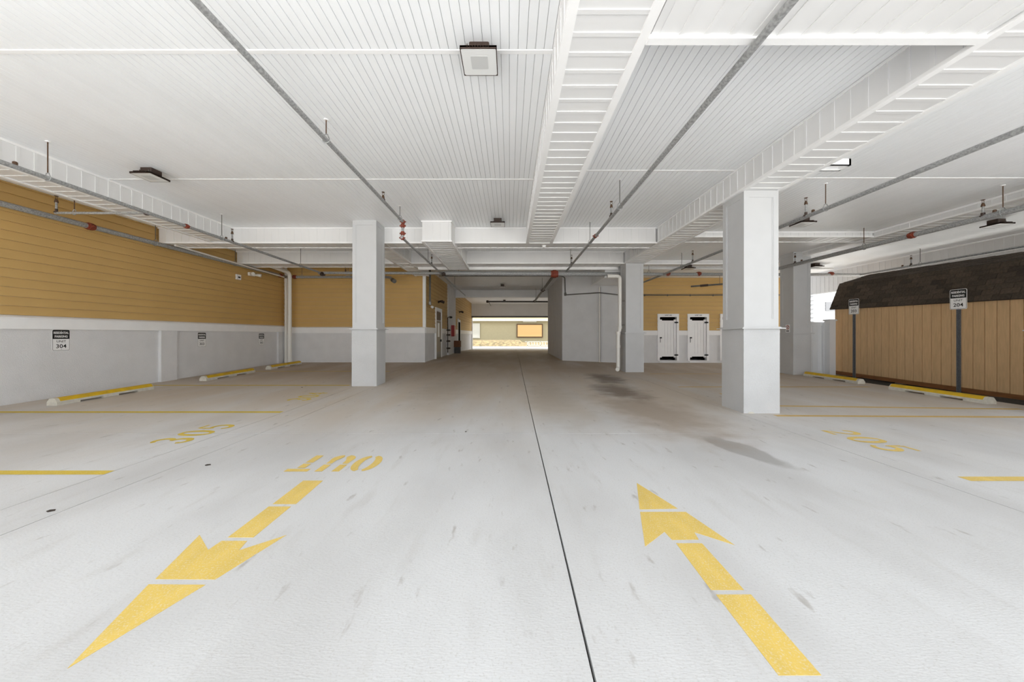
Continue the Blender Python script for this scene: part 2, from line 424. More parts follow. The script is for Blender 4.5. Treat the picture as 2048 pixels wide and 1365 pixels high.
beam('shallow white long beam left of the shed', 9.6, 10.2, YF, 13.4, 3.92, ZR, 'y', ['bottom', 'left'], .05)
beam('shallow white cross beam above the storage doors', 4.70, 9.6, 12.8, 13.4, 3.94, ZR, 'x', ['front', 'bottom'], .05)
beam('white panelled fascia hanging behind the shed roof', 13.7, 13.95, YF, 16.0, 3.17, ZR, 'y', ['left'], .05, name='fascia')
beam('dropped white soffit box beside the mid right column', 3.54, 4.9, 13.1, 15.35, 3.5, ZC - .005, 'y', ['left', 'bottom', 'front'], .05, name='soffit_box')
def ribbed_header(name, label, x0, x1, y0, y1, z0, z1):
    t = thing(name, ((x0 + x1) / 2, y0, z0), label, 'beam')
    MB().box(x0, x1, y0 + .02, y1, z0, z1).build('core', 'vinyl', t)
    b = MB(); n = int((x1 - x0) / .2)
    for i in range(n): b.box(x0 + i * .2, x0 + i * .2 + .16, y0 + .008, y0 + .021, z0 + .04, z1 - .03); b.box(x0 + i * .2 + .16, x0 + i * .2 + .2, y0, y0 + .021, z0 + .04, z1 - .03)
    b.build('soffit_panels', 'vinyl', t, kind='stuff')
    MB().box(x0, x1, y0 - .005, y0 + .02, z0 - .01, z0 + .04).build('edge_trim', 'white_trim', t)
    return t
ribbed_header('header_beam', 'white ribbed header across the rear passage', -3.63, 8.0, 22.9, 23.3, 3.81, ZC)
fh = ribbed_header('header_beam', 'cream ribbed header above the far bright opening', -3.63, 8.0, 33.0, 33.3, 3.15, ZC)
b = MB()
for i in range(70): b.box(-3.6 + i * .16, -3.6 + i * .16 + .10, 32.97, 33.05, 3.0, 3.14)
b.box(-3.63, 8, 33.02, 33.1, 2.98, 3.15); b.build('vent_strip', 'vent_grey', fh, kind='stuff')

# ------------------------------------------------------------------ columns
def column(label, x0, x1, y0, y1, ledge, ztop):
    zb = min(fz(x0, y0), fz(x1, y0)) - .02
    t = thing('column', ((x0 + x1) / 2, (y0 + y1) / 2, zb), label, 'column')
    b = MB(); b.box(x0 - .012, x1 + .012, y0 - .012, y1 + .012, zb, ledge); b.build('stucco_base', 'column_stucco_dim', t)
    MB().box(x0 + .012, x1 - .012, y0 + .012, y1 - .012, ledge, ztop).build('shaft', 'column_white_dim', t)
    L = MB(); q = .075
    L.prism([(x0 - q, y0 - q), (x1 + q, y0 - q), (x1 + q, y1 + q), (x0 - q, y1 + q)], 'z', ledge - .004, ledge + .012)
    L.prism([(x0 - .03, y0 - .03), (x1 + .03, y0 - .03), (x1 + .03, y1 + .03), (x0 - .03, y1 + .03)], 'z', ledge + .012, ledge + .03)
    L.build('ledge', 'column_white_dim', t)
    s, r0, r1 = .085, .14, .12; za = ledge + .03
    def frame(u0, u1, f):
        b = MB()
        for a, d, z0, z1 in ((u0, u0 + s, za, ztop), (u1 - s, u1, za, ztop), (u0 + s, u1 - s, za, za + r0), (u0 + s, u1 - s, ztop - r1, ztop)):
            f(b, a, d, z0, z1)
        # thin bead around the recess
        for a, d, z0, z1 in ((u0 + s, u0 + s + .02, za + r0, ztop - r1), (u1 - s - .02, u1 - s, za + r0, ztop - r1)):
            f(b, a, d, z0, z1, .006)
        b.build('panel_frame', 'column_white_dim', t)
    frame(x0, x1, lambda b, a, d, z0, z1, k=0: b.box(a, d, y0 + k, y0 + .014, z0, z1))
    frame(x0, x1, lambda b, a, d, z0, z1, k=0: b.box(a, d, y1 - .014, y1 - k, z0, z1))
    frame(y0 + .014, y1 - .014, lambda b, a, d, z0, z1, k=0: b.box(x0 + k, x0 + .014, a, d, z0, z1))
    frame(y0 + .014, y1 - .014, lambda b, a, d, z0, z1, k=0: b.box(x1 - .014, x1 - k, a, d, z0, z1))
    return t
column('white square column on the left of the aisle', -4.03, -3.42, 8.95, 9.56, 1.50, ZC)
cr = column('large white square column nearest on the right', 4.05, 4.65, 6.06, 6.66, 1.468, ZB + .01)
column('white square column with drain pipe on its side', 4.04, 4.65, 12.2, 12.8, 1.42, ZB)
cf = column('white square column beside the white vinyl fence', 9.31, 9.88, 11.5, 12.07, 1.40, ZR)
column('white square column at the right edge, mostly cut off', 9.26, 9.86, 5.6, 6.2, 1.432, 3.93)
# chipped stucco at the foot of the near column and small round sign on the far one
MB().prism([(4.10, 0), (4.23, 0), (4.20, .022), (4.17, .03), (4.13, .02)], 'y', 6.042, 6.049).build('chip', 'stop_concrete', cr)
ns = thing('prohibition_sign', (9.298, 11.7, 1.5), 'tiny red ringed no-parking sign on column beside the fence', 'sign')
MB().box(9.29, 9.298, 11.62, 11.80, 1.44, 1.70).build('plate', 'sign_white', ns)
b = MB(); n = 20
for k in range(n):
    a0, a1 = 2 * math.pi * k / n, 2 * math.pi * (k + 1) / n
    b.add([(9.288, 11.71 + r * math.cos(a), 1.61 + r * math.sin(a)) for r, a in ((.05, a0), (.07, a0), (.07, a1), (.05, a1))], [(0, 1, 2, 3)])
b.add([(9.2875, 11.71 + p, 1.61 + q) for p, q in ((-.045, .035), (-.035, .045), (.045, -.035), (.035, -.045))], [(0, 1, 2, 3)])
b.build('red_ring', 'red', ns)
MB().add([(9.2878, 11.71 + p, 1.61 + q) for p, q in ((-.012, -.035), (.008, -.035), (.008, .035), (-.012, .035))], [(0, 1, 2, 3)]).build('letter_mark', 'sign_black', ns)
MB().box(9.2878, 9.289, 11.65, 11.77, 1.47, 1.50).build('caption_bar', 'sign_black', ns)

# ------------------------------------------------------------------ walls
def lap_boards(parent, u0, u1, z0, z1, face, pos, ex=.18, sgn=1, m='siding'):
    """lap siding boards; face 'x': wall plane x=pos facing sgn; face 'y': wall plane y=pos facing sgn"""
    z = z0; mesh = {}
    while z < z1 - .02:
        h = min(ex, z1 - z)
        key = round(h, 3)
        if key not in mesh:
            prof = [(0, .011), (.036 * sgn, .010), (.036 * sgn, .022), (.009 * sgn, h + .008), (0, h + .008)]
            mesh[key] = MB().prism(prof, 'y' if face == 'x' else 'x', 0, u1 - u0).mesh('siding_board', m=m)
        inst('siding_board', mesh[key], (pos, u0, z) if face == 'x' else (u0, pos, z), parent)
        z += ex
wl = MB().box(-10.0, -9.66, YF, 15.2, -.1, 4.42).build('wall_left', 'stucco', label='long left wall, grey stucco below tan lap siding', cat='wall', kind='structure')
for y0, y1 in ((9.62, 10.08), (14.5, 14.95), (2.6, 3.0)):
    MB().box(-9.66, -9.585, y0, y1, -.05, 1.48).build('pilaster', 'stucco', wl)
MB().box(-9.66, -9.585, YF, 14.95, 1.475, 1.675).build('trim_band', 'white_trim', wl)
MB().prism([(-9.66, 1.675), (-9.56, 1.675), (-9.56, 1.70), (-9.62, 1.735), (-9.66, 1.735)], 'y', YF, 14.95).build('trim_cap', 'white_trim', wl)
lap_boards(wl, YF, 14.93, 1.735, 4.41, 'x', -9.66)
wb = MB().box(-9.66, -3.63, 14.95, 15.15, -.1, 4.42).build('wall_back', 'stucco', label='rear left wall, grey stucco below tan siding', cat='wall', kind='structure')
MB().box(-9.585, -3.62, 14.90, 14.96, 1.43, 1.64).build('trim_band', 'white_trim', wb)
MB().prism([(14.96, 1.64), (14.88, 1.64), (14.88, 1.66), (14.93, 1.685), (14.96, 1.685)], 'x', -9.585, -3.6).build('trim_cap', 'white_trim', wb)
lap_boards(wb, -9.63, -3.66, 1.685, 4.41, 'y', 14.95, sgn=-1)
MB().box(-3.72, -3.60, 14.905, 15.02, 1.685, 4.41).build('corner_board', 'white_trim', wb)
wp = MB().box(-3.95, -3.66, 15.15, 20.4, -.1, 4.42).build('wall_passage', 'stucco', label='tan sided wall of the passage holding the brown door', cat='wall', kind='structure')
for y0, y1 in ((15.02, 17.0), (18.45, 20.3)):
    MB().box(-3.66, -3.60, y0, y1, 1.43, 1.685).build('trim_band', 'white_trim', wp)
    lap_boards(wp, y0, y1, 1.685, 2.70, 'x', -3.66)
lap_boards(wp, 15.02, 20.3, 2.70, 4.41, 'x', -3.66)
wpi = MB().box(-4.2, -3.56, 20.3, 22.95, -.1, 4.42).build('wall_pier', 'stucco', label='white stucco pier wall behind the red cabinet', cat='wall', kind='structure')
wf = MB().box(-3.95, -3.66, 22.95, 33.3, -.1, 4.42).build('wall_far', 'stucco', label='far tan sided wall with a black doorway', cat='wall', kind='structure')
MB().box(-3.66, -3.60, 22.97, 24.3, 1.43, 1.70).build('trim_band', 'white_trim', wf)
MB().box(-3.66, -3.60, 25.25, 33.2, 1.43, 1.70).build('trim_band', 'white_trim', wf)
lap_boards(wf, 22.97, 24.3, 1.70, 2.5, 'x', -3.66); lap_boards(wf, 25.25, 33.1, 1.70, 2.5, 'x', -3.66); lap_boards(wf, 22.97, 33.1, 2.5, 4.41, 'x', -3.66)
MB().box(-3.70, -3.55, 33.1, 33.32, -.05, 3.15).build('corner_board', 'white_trim', wf)
MB().box(7.9, 8.2, 22.9, 33.3, -.1, 4.42).build('wall_far_right', 'stucco', label='plain stucco wall behind the passage block', cat='wall', kind='structure')
# angled stucco block
blk = MB().prism([(2.48, 16.6), (4.06, 15.82), (4.06, 15.75), (4.45, 15.56), (4.45, 15.62), (4.86, 15.42), (4.86, 22.9), (2.48, 22.9)], 'z', -.1, 4.42).build('wall_block', 'stucco', label='white stucco block wall right of the passage', cat='wall', kind='structure')
# rear right wall with storage doors
WY = 15.42
DOORS = [6.58, 7.90, 9.33]; DW = .74
wr = thing('wall_right', (8.5, WY, 0), 'rear right wall, tan siding above stucco, with storage doors', 'wall', kind='structure')
segs = [(4.86, DOORS[0])] + [(DOORS[i] + DW, DOORS[i + 1]) for i in range(2)] + [(DOORS[2] + DW, 12.4)]
for a, d in segs:
    MB().box(a, d, WY, WY + .12, -.05, 2.15).build('stucco_base', 'stucco', wr)
    a2, d2 = a + (.1 if a > 5 else 0), d - (.1 if d < 12 else 0)
    MB().box(a2, d2, WY - .05, WY, 1.34, 1.54).build('trim_band', 'white_trim', wr)
    lap_boards(wr, a2, d2, 1.54, 2.26, 'y', WY, sgn=-1)
MB().box(4.86, 12.4, WY, WY + .12, 2.15, 4.4).build('upper_wall', 'stucco', wr)
for a in DOORS: MB().box(a, a + DW, WY - .02, WY + .9, -.05, .235).build('sill', 'stucco', wr)
lap_boards(wr, 4.86, 12.4, 2.26, 3.9, 'y', WY, sgn=-1)
MB().box(12.32, 12.46, WY - .05, WY + .2, -.05, 4.0).build('corner_board', 'white_trim', wr)
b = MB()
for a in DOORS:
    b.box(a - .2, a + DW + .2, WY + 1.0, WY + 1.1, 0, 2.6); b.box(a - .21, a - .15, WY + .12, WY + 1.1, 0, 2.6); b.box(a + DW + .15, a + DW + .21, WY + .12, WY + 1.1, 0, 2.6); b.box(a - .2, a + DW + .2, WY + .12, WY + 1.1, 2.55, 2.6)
b.build('closet_shade_box', 'shade_black', wr)  # dark boxes carry the closets' shade in their colour

def storage_door(k, x, num, label):
    y = WY
    t = thing('door_%d' % k, (x + DW / 2, y, .235), label, 'door', kind='structure')
    b = MB(); b.box(x - .10, x, y - .06, y + .02, .225, 2.28); b.box(x + DW, x + DW + .10, y - .06, y + .02, .225, 2.28); b.box(x, x + DW, y - .06, y + .02, 2.14, 2.28)
    b.build('door_frame', 'white_trim', t)
    d = MB()
    d.box(x + .012, x + .10, y - .03, y + .01, .36, 2.03); d.box(x + DW - .11, x + DW - .015, y - .03, y + .01, .36, 2.03)
    d.box(x + .10, x + DW - .11, y - .022, y + .006, .42, .52); d.box(x + .10, x + DW - .11, y - .022, y + .006, 1.88, 1.985)
    dl = d.build('door_leaf', 'white_trim', t)
    n = 4; pw = (DW - .21) / n
    for i in range(n): MB().box(x + .10 + i * pw, x + .10 + (i + 1) * pw - .006, y - .012, y + .004, .40, 1.93).build('plank', 'white_trim', dl)
    for z in (.47, 1.90):
        MB().box(x + DW - .09, x + DW + .06, y - .072, y - .03, z - .028, z + .028).box(x + DW - .025, x + DW + .0, y - .085, y - .03, z - .036, z + .036).build('hinge', 'black', t)
    MB().box(x - .01, x + .085, y - .065, y - .03, 1.20, 1.255).box(x + .02, x + .035, y - .05, y - .035, 1.02, 1.2).build('latch', 'black', t)
    me = text_mesh('UNIT ' + num, .075, .001, 'sign_black', .001, 1.0)
    me.transform(Matrix.Rotation(math.pi / 2, 4, 'X'))
    inst('lettering', me, (x + DW / 2, y - .0615, 2.215), t)
storage_door(1, DOORS[0], '202', 'white storage door nearest the column with drain pipe')
storage_door(2, DOORS[1], '203', 'white storage door in the middle of the rear right wall')
storage_door(3, DOORS[2], '204', 'white storage door half hidden behind the large right column')

# passage door
pd = thing('door_4', (-3.62, 17.72, .18), 'taupe passage door with narrow glass and transom', 'door', kind='structure')
MB().box(-3.67, -3.58, 17.0, 17.1, .1, 2.70).box(-3.67, -3.58, 18.35, 18.45, .1, 2.70).box(-3.67, -3.58, 17.1, 18.35, 2.55, 2.70).build('door_frame', 'white_trim', pd)
MB().box(-3.66, -3.62, 17.1, 18.35, .15, 2.06).build('door_leaf', 'door_taupe', pd)
MB().box(-3.66, -3.625, 17.1, 18.35, 2.1, 2.52).build('transom', 'frame_brown', pd)
MB().box(-3.62, -3.612, 17.5, 17.95, 1.25, 1.95).build('glass_lite', 'sign_white', pd)
MB().box(-3.62, -3.612, 17.15, 18.3, .2, .50).build('kick_plate', 'kick_metal', pd)
MB().box(-3.62, -3.56, 18.15, 18.25, 1.0, 1.12).build('door_handle', 'black', pd)
bd = thing('door_5', (-3.62, 24.78, .18), 'black open doorway in the far tan wall', 'door', kind='structure')
MB().box(-3.655, -3.60, 24.3, 25.25, .12, 2.26).build('door_leaf', 'shade_black', bd)  # no real leaf: dark slab stands in for shade inside the doorway
MB().box(-3.67, -3.58, 24.2, 24.3, .1, 2.42).box(-3.67, -3.58, 25.25, 25.35, .1, 2.42).box(-3.67, -3.58, 24.3, 25.25, 2.26, 2.42).build('door_frame', 'white_trim', bd)

# ------------------------------------------------------------------ lights
def led_light(label, x, y, zc):
    z = zc - .145; s = .18
    t = thing('ceiling_light', (x, y, z), label, 'ceiling light', 'square canopy lights')
    MB().prism(rounded(x - .1, x + .1, y - .085, y + .115, .015, 3), 'z', z + .028, zc).build('housing', 'bronze', t)
    b = MB(); b.prism([(x - s, y - s), (x + s, y - s), (x + s, y + s), (x - s, y + s)], 'z', z + .012, z + .03)
    for q in (-s, s - .007):
        b.box(x + q, x + q + .007, y - s, y + s, z - .001, z + .03); b.box(x - s, x + s, y + q, y + q + .007, z - .001, z + .03)
    for k in range(9): b.box(x - .11 + k * .026, x - .105 + k * .026, y - s - .006, y - s + .05, z + .012, z + .045)
    b.build('rim', 'bronze', t)
    le = MB().prism(rounded(x - s + .008, x + s - .008, y - s + .008, y + s - .008, .02, 4), 'z', z, z + .013).build('lens', 'lens', t)
    MB().prism(rounded(x - .085, x + .085, y - .085, y + .085, .01, 3), 'z', z - .002, z + .001).build('diode_panel', 'lens_inner', le)
    for k in (-1, 1):
        MB().box(x - .015 + k * .08, x - .005 + k * .08, y - .102, y - .085, zc - .085, zc - .05).build('knockout', 'galv_dark', t)
led_light('large square ceiling light nearest the camera', -.31, 3.58, ZC)
led_light('square ceiling light in front of the nearest cross beam', -.31, 8.86, ZC)
led_light('square ceiling light near the tan left wall', -6.37, 6.2, ZC)
led_light('square ceiling light right of the large right column', 6.86, 8.2, ZR)
led_light('square ceiling light above the shed roof', 11.55, 8.3, ZR)
led_light('small dark ceiling light by the column beside the fence', 11.7, 13.4, ZR)
led_light('ceiling light inside the rear passage', -.44, 20.4, ZC)
led_light('distant ceiling light near the far opening', -.47, 29.5, ZC)
led_light('ceiling light in front of the storage doors', 6.6, 12.95, 3.94)
sd = thing('smoke_detector', (.95, 9.78, ZB - .05), 'small round white detector under the nearest cross beam', 'smoke detector')
MB().tube([(.95, 9.78, ZB - .05), (.95, 9.78, ZB - .03), (.95, 9.78, ZB - .004)], [.035, .055, .06], 16).build('body', 'white_trim', sd, smooth=True)
MB().tube([(.95, 9.78, ZB - .065), (.95, 9.78, ZB - .05)], .018, 10).build('sensor', 'lens_inner', sd, smooth=True)

# ------------------------------------------------------------------ sprinkler pipes
def coupling(t, p, d, r, m='rust_red'):
    p = Vector(p); d = Vector(d).normalized(); L = r * 1.3
    b = MB().tube([p - d * L, p - d * L * .55, p - d * L * .5, p + d * L * .5, p + d * L * .55, p + d * L], [r * 1.22, r * 1.22, r * 1.45, r * 1.45, r * 1.22, r * 1.22], 14)
    side = d.cross(Vector((0, 0, 1))) if abs(d.z) < .9 else Vector((1, 0, 0))
    side.normalize()
    for s in (-1, 1): b.tube([p + side * s * r * 1.3 - d * r * .35, p + side * s * r * 1.95 - d * r * .3, p + side * s * r * 1.95 + d * r * .3, p + side * s * r * 1.3 + d * r * .35], r * .3, 6)
    b.build('coupling', m, t, smooth=True)
def hanger(t, x, y, zp, zc, r, rust=True):
    h = MB().tube([(x, y, zp + r + .05), (x, y, zc)], .0075, 8).build('hanger_rod', 'brass_dark' if rust else 'galv_dark', t, smooth=True)
    MB().tube([(x, y, zc - .012), (x, y, zc)], [.03, .03], 12).build('escutcheon', 'white_trim', h)
    pts = [(x + (r + .012) * math.sin(a) * 1.05, y, zp + (r + .012) * math.cos(a) + (.03 if math.cos(a) > .7 else 0)) for a in [2 * math.pi * k / 14 for k in range(15)]]
    MB().tube(pts, .007, 6).build('hanger_ring', 'galv', t, smooth=True)
def sprinkler(t, x, y, zp, r, h):
    s = MB().tube([(x, y, zp), (x, y, zp + r), (x, y, zp + r + .001), (x, y, zp + r + .05)], [r * 1.25, r * 1.25, r * .75, r * .75], 12).build('sprinkler_tee', 'bronze', t, smooth=True)
    MB().tube([(x, y, zp + r + .03), (x, y, zp + h - .11)], .017, 10).build('nipple', 'galv', t, smooth=True)
    hd = MB().tube([(x, y, zp + h - .13), (x, y, zp + h - .12), (x, y, zp + h - .07), (x, y, zp + h - .06)], [.027, .03, .02, .012], 12).build('sprinkler_head', 'brass_dark', t, smooth=True)
    b = MB()
    for q in (-1, 1): b.tube([(x + q * .012, y, zp + h - .065), (x + q * .02, y, zp + h - .04), (x + q * .012, y, zp + h - .012), (x, y, zp + h - .004)], .004, 6)
    b.tube([(x, y, zp + h - .008), (x, y, zp + h)], [.026, .03], 12)
    b.build('deflector', 'brass_dark', hd, smooth=True)
def plug(t, x, y, zp, r):
    MB().tube([(x, y, zp + r * .7), (x, y, zp + r + .03), (x, y, zp + r + .04)], [.026, .026, .014], 10).build('plug', 'brass_dark', t, smooth=True)
def pipe_run(label, pts, r, m='galv', name='sprinkler_pipe', cat='pipe'):
    p0 = pts[0]
    t = thing(name, p0, label, cat)
    MB().tube(pts, r, 14).build('pipe', m, t, smooth=True)
    return t
# 1: centre left with a step down
t = pipe_run('grey overhead pipe stepping down at red couplings left of centre', [(-2.5, YF, 4.03), (-2.5, 8.2, 4.0)], .032)
MB().tube([(-2.5, 8.2, 4.0), (-2.52, 8.22, 3.97), (-2.52, 8.22, 3.68), (-2.54, 8.24, 3.645)], .03, 12).build('drop', 'galv', t, smooth=True)
MB().tube([(-2.54, 8.2, 3.645), (-2.57, 20.0, 3.62)], .03, 12).build('lower_pipe', 'galv', t, smooth=True)
coupling(t, (-2.5, 8.17, 4.0), (0, 1, 0), .034); coupling(t, (-2.52, 8.22, 3.92), (0, 0, 1), .034); coupling(t, (-2.52, 8.22, 3.74), (0, 0, 1), .034); coupling(t, (-2.54, 8.25, 3.645), (0, 1, 0), .034)
hanger(t, -2.5, 4.76, 4.015, ZC, .032); hanger(t, -2.5, 7.95, 4.0, ZC, .032, False); hanger(t, -2.55, 10.9, 3.64, ZC, .03, False); hanger(t, -2.56, 16.2, 3.63, ZC, .03, False)
sprinkler(t, -2.5, 6.9, 4.005, .03, .17); sprinkler(t, -2.55, 11.4, 3.64, .028, .33)
# 2: right of the centre beam
t = pipe_run('grey overhead pipe between the centre and right beams', [(2.07, YF, 3.85), (2.07, 12.9, 3.70)], .034)
coupling(t, (2.07, 8.47, 3.752), (0, 1, 0), .034)
hanger(t, 2.07, 6.6, 3.77, ZC, .034, False); hanger(t, 2.07, 9.06, 3.745, ZC, .034, False); hanger(t, 2.07, 11.97, 3.71, ZC, .034, False)
sprinkler(t, 2.07, 7.15, 3.765, .032, .32); sprinkler(t, 2.07, 11.75, 3.715, .032, .32)
# 3: along the left wall beam
t = pipe_run('grey overhead pipe beside the left wall beam', [(-7.0, YF, 3.80), (-7.0, 12.9, 3.655)], .033)
coupling(t, (-7.0, 7.57, 3.71), (0, 1, 0), .034)
hanger(t, -7.0, 5.3, 3.735, ZC, .033); hanger(t, -7.0, 8.5, 3.70, ZC, .033, False); hanger(t, -7.0, 11.7, 3.668, ZC, .033, False)
sprinkler(t, -7.0, 8.82, 3.697, .03, .33); plug(t, -7.0, 4.95, 3.74, .033); plug(t, -7.0, 8.63, 3.70, .033)
MB().tube([(-7.0, 6.79, 3.72), (-8.82, 6.79, 3.725)], .024, 10).build('side_branch', 'galv', t, smooth=True)
coupling(t, (-7.04, 6.79, 3.72), (1, 0, 0), .03, 'bronze'); sprinkler(t, -8.8, 6.79, 3.725, .028, .33); hanger(t, -8.45, 6.79, 3.725, ZC, .024)
# 4: right of the front column
t = pipe_run('grey overhead pipe passing behind the large right column', [(5.69, YF, 3.66), (5.69, 14.9, 3.60)], .036)
hanger(t, 5.69, 6.31, 3.64, ZR, .036); hanger(t, 5.69, 11.6, 3.61, ZR, .036, False)
sprinkler(t, 5.69, 6.73, 3.635, .032, .36); plug(t, 5.69, 6.57, 3.635, .036); sprinkler(t, 5.69, 10.9, 3.615, .032, .36)
# 5: thick pipe left of the shed beam
t = pipe_run('thick grey overhead pipe left of the shed', [(9.0, YF, 3.60), (9.0, 12.95, 3.58)], .052)
coupling(t, (9.0, 7.83, 3.59), (0, 1, 0), .05)
hanger(t, 9.0, 6.39, 3.59, ZR, .052); hanger(t, 9.0, 8.9, 3.588, ZR, .052)
sprinkler(t, 9.0, 6.66, 3.59, .04, .34); plug(t, 9.0, 6.5, 3.59, .055); sprinkler(t, 9.0, 11.05, 3.585, .04, .34); plug(t, 9.0, 10.8, 3.585, .055)
# 6: above the shed ridge
t = pipe_run('slim grey pipe above the shed ridge', [(12.95, YF, 3.60), (12.95, 13.0, 3.58)], .036)
hanger(t, 12.95, 11.05, 3.585, ZR, .036, False); sprinkler(t, 12.95, 11.3, 3.585, .034, .34); plug(t, 12.95, 11.55, 3.585, .036)
# cross main
t = pipe_run('thick grey main pipe crossing under the second cross beam', [(-7.1, 12.98, 3.655), (-2.4, 12.98, 3.645)], .05)
MB().tube([(-2.5, 13.0, 3.645), (3.5, 13.0, 3.615)], .082, 16).build('pipe', 'galv', t, smooth=True)
MB().tube([(3.45, 12.98, 3.615), (13.1, 12.98, 3.585)], .058, 14).build('pipe', 'galv', t, smooth=True)
for x in (-6.95, -2.45, 5.85, 7.0, 11.9): coupling(t, (x, 12.98, 3.62), (1, 0, 0), .055, 'bronze' if x < 0 else 'rust_red')
coupling(t, (1.65, 13.0, 3.62), (1, 0, 0), .10)
for x, zc in ((-6.0, ZC), (-1.9, ZC), (5.15, 3.95), (11.05, ZR)): hanger(t, x, 12.98, 3.62, zc, .06, False)
sprinkler(t, -6.1, 12.98, 3.655, .03, .2)
# passage pipes
t = pipe_run('dark thick pipe running back into the passage', [(1.65, 13.085, 3.60), (1.65, 23.6, 3.60)], .055, 'galv_dark')
coupling(t, (1.65, 17.6, 3.60), (0, 1, 0), .06, 'bronze'); coupling(t, (1.65, 23.4, 3.6), (1, 0, 0), .06, 'bronze'); hanger(t, 1.65, 17.9, 3.6, ZC, .055, False); hanger(t, 1.65, 22.2, 3.6, ZC, .055, False)
MB().tube([(-1.55, 23.6, 3.60), (7.8, 23.6, 3.58)], .055, 12).build('cross_pipe', 'galv_dark', t, smooth=True)
MB().tube([(-1.45, 23.6, 3.60), (-1.45, 26.5, 3.56)], .028, 10).build('small_branch', 'galv_dark', t, smooth=True)
coupling(t, (-1.52, 23.6, 3.60), (1, 0, 0), .06, 'bronze')
# left wall main
def bend(pts, rad=.12, n=5):
    out = [Vector(pts[0])]
    for i in range(1, len(pts) - 1):
        p = Vector(pts[i]); a = (Vector(pts[i - 1]) - p).normalized(); c = (Vector(pts[i + 1]) - p).normalized()
        s, e = p + a * rad, p + c * rad
        for k in range(n + 1):
            t_ = k / n; out.append((1 - t_) ** 2 * s + 2 * t_ * (1 - t_) * p + t_ * t_ * e)
    out.append(Vector(pts[-1])); return out
t = pipe_run('thick grey pipe hugging the tan left wall and turning the corner', bend([(-9.42, YF, 3.79), (-9.42, 14.72, 3.79), (-5.2, 14.72, 3.79), (-5.0, 14.6, 3.75), (-4.72, 14.2, 3.56)], .08), .055)
coupling(t, (-9.42, 7.85, 3.79), (0, 1, 0), .056); coupling(t, (-9.42, 14.35, 3.79), (0, 1, 0), .056); coupling(t, (-9.05, 14.72, 3.79), (1, 0, 0), .056)
MB().tube([(-4.80, 14.3, 3.60), (-4.66, 14.12, 3.52)], .085, 14).build('end_flange', 'galv_dark', t, smooth=True)
for y in (9.3, 12.0): hanger(t, -9.42, y, 3.79, ZC, .055, False)
hanger(t, -8.75, 14.72, 3.79, ZC, .055, False)
# white plastic pipes in the left corner
t = pipe_run('slim white plastic pipe running above the left wall main', [(-9.30, 9.75, 3.845), (-9.30, 10.0, 3.84), (-9.30, 14.4, 3.73)], .024, 'pvc', 'drain_pipe')
MB().tube([(-9.30, 9.72, 3.85), (-9.30, 9.80, 3.85)], .034, 12).build('end_fitting', 'pvc', t, smooth=True)
t = pipe_run('slimmer white downpipe in the left rear corner', [(-9.475, 14.80, fz(-9, 14.8)), (-9.475, 14.80, 4.25)], .055, 'pvc', 'drain_pipe')
MB().tube([(-9.475, 14.80, .20), (-9.475, 14.80, .32)], .066, 14).build('foot_fitting', 'pvc', t, smooth=True)
t = pipe_run('thicker white downpipe with curved top in the left rear corner', bend([(-9.13, 14.5, fz(-9, 14.5)), (-9.13, 14.5, 3.93), (-9.2, 13.3, 4.02), ], .2, 7), .078, 'pvc', 'drain_pipe')
MB().tube([(-9.13, 14.5, .20), (-9.13, 14.5, .34)], .09, 14).build('foot_fitting', 'pvc', t, smooth=True)
# drain pipe on the mid right column
t = pipe_run('white plastic drain pipe strapped to the mid right column', bend([(3.42, 12.3, 3.42), (3.86, 12.3, 3.42), (3.86, 12.3, 1.55), (3.80, 12.3, 1.36), (3.80, 12.3, fz(3.8, 12.2) + .12), (3.72, 12.12, fz(3.8, 12.2) + .10)], .12, 6), .066, 'pvc', 'drain_pipe')
for z in (1.42, 1.62, .95): MB().tube([(3.86 if z > 1.5 else 3.80, 12.3, z - .05), (3.86 if z > 1.5 else 3.80, 12.3, z + .05)], .08, 14).build('socket', 'pvc', t, smooth=True)
for z in (1.40, 2.55, 1.7): MB().box(3.80, 4.03, 12.29, 12.31, z - .012, z + .012).build('strap', 'galv_dark', t)
t = pipe_run('slim white downspout on the stucco block wall', [(4.02, 15.70, fz(4, 15.7)), (4.02, 15.70, 3.5)], .035, 'pvc', 'downspout')
MB().box(4.05, 4.06, 15.67, 15.72, .15, 3.5).build('shadow_strip', 'galv_dark', t)  # dark strip stands in for the shadow beside the downspout
# dark conduit on the rear right wall
t = pipe_run('thin dark conduit crossing the passage and bending down the block wall', bend([(-3.3, 16.3, 4.10), (2.40, 16.3, 4.10), (2.58, 16.47, 4.06), (2.60, 16.47, 3.24), (4.0, 15.62, 3.24), (4.84, 15.33, 3.10)], .09), .024, 'galv_dark', 'conduit')
MB().box(2.555, 2.645, 16.42, 16.52, 3.20, 3.34).build('junction_box', 'galv_dark', t)
t = pipe_run('thin dark conduit running level above the storage doors', [(4.86, 15.33, 3.10), (12.3, 15.33, 3.10)], .024, 'galv_dark', 'conduit')
for x in (5.9, 6.9, 7.9, 8.9, 9.9): MB().box(x - .012, x + .012, 15.31, 15.365, 3.05, 3.135).build('clip', 'galv_dark', t)
t = pipe_run('short dark pipe stub high beside the storage doors', [(9.35, 13.9, 3.44), (7.7, 14.9, 3.42)], .035, 'galv_dark', 'pipe_stub')
MB().tube([(8.0, 14.72, 3.42), (8.25, 14.57, 3.43)], .05, 10).build('fitting', 'bronze', t, smooth=True)
for x, y in ((8.6, 14.36), (8.9, 14.18)): MB().tube([(x, y, 3.45), (x, y, 3.87)], .007, 6).build('hanger_rod', 'galv_dark', t)
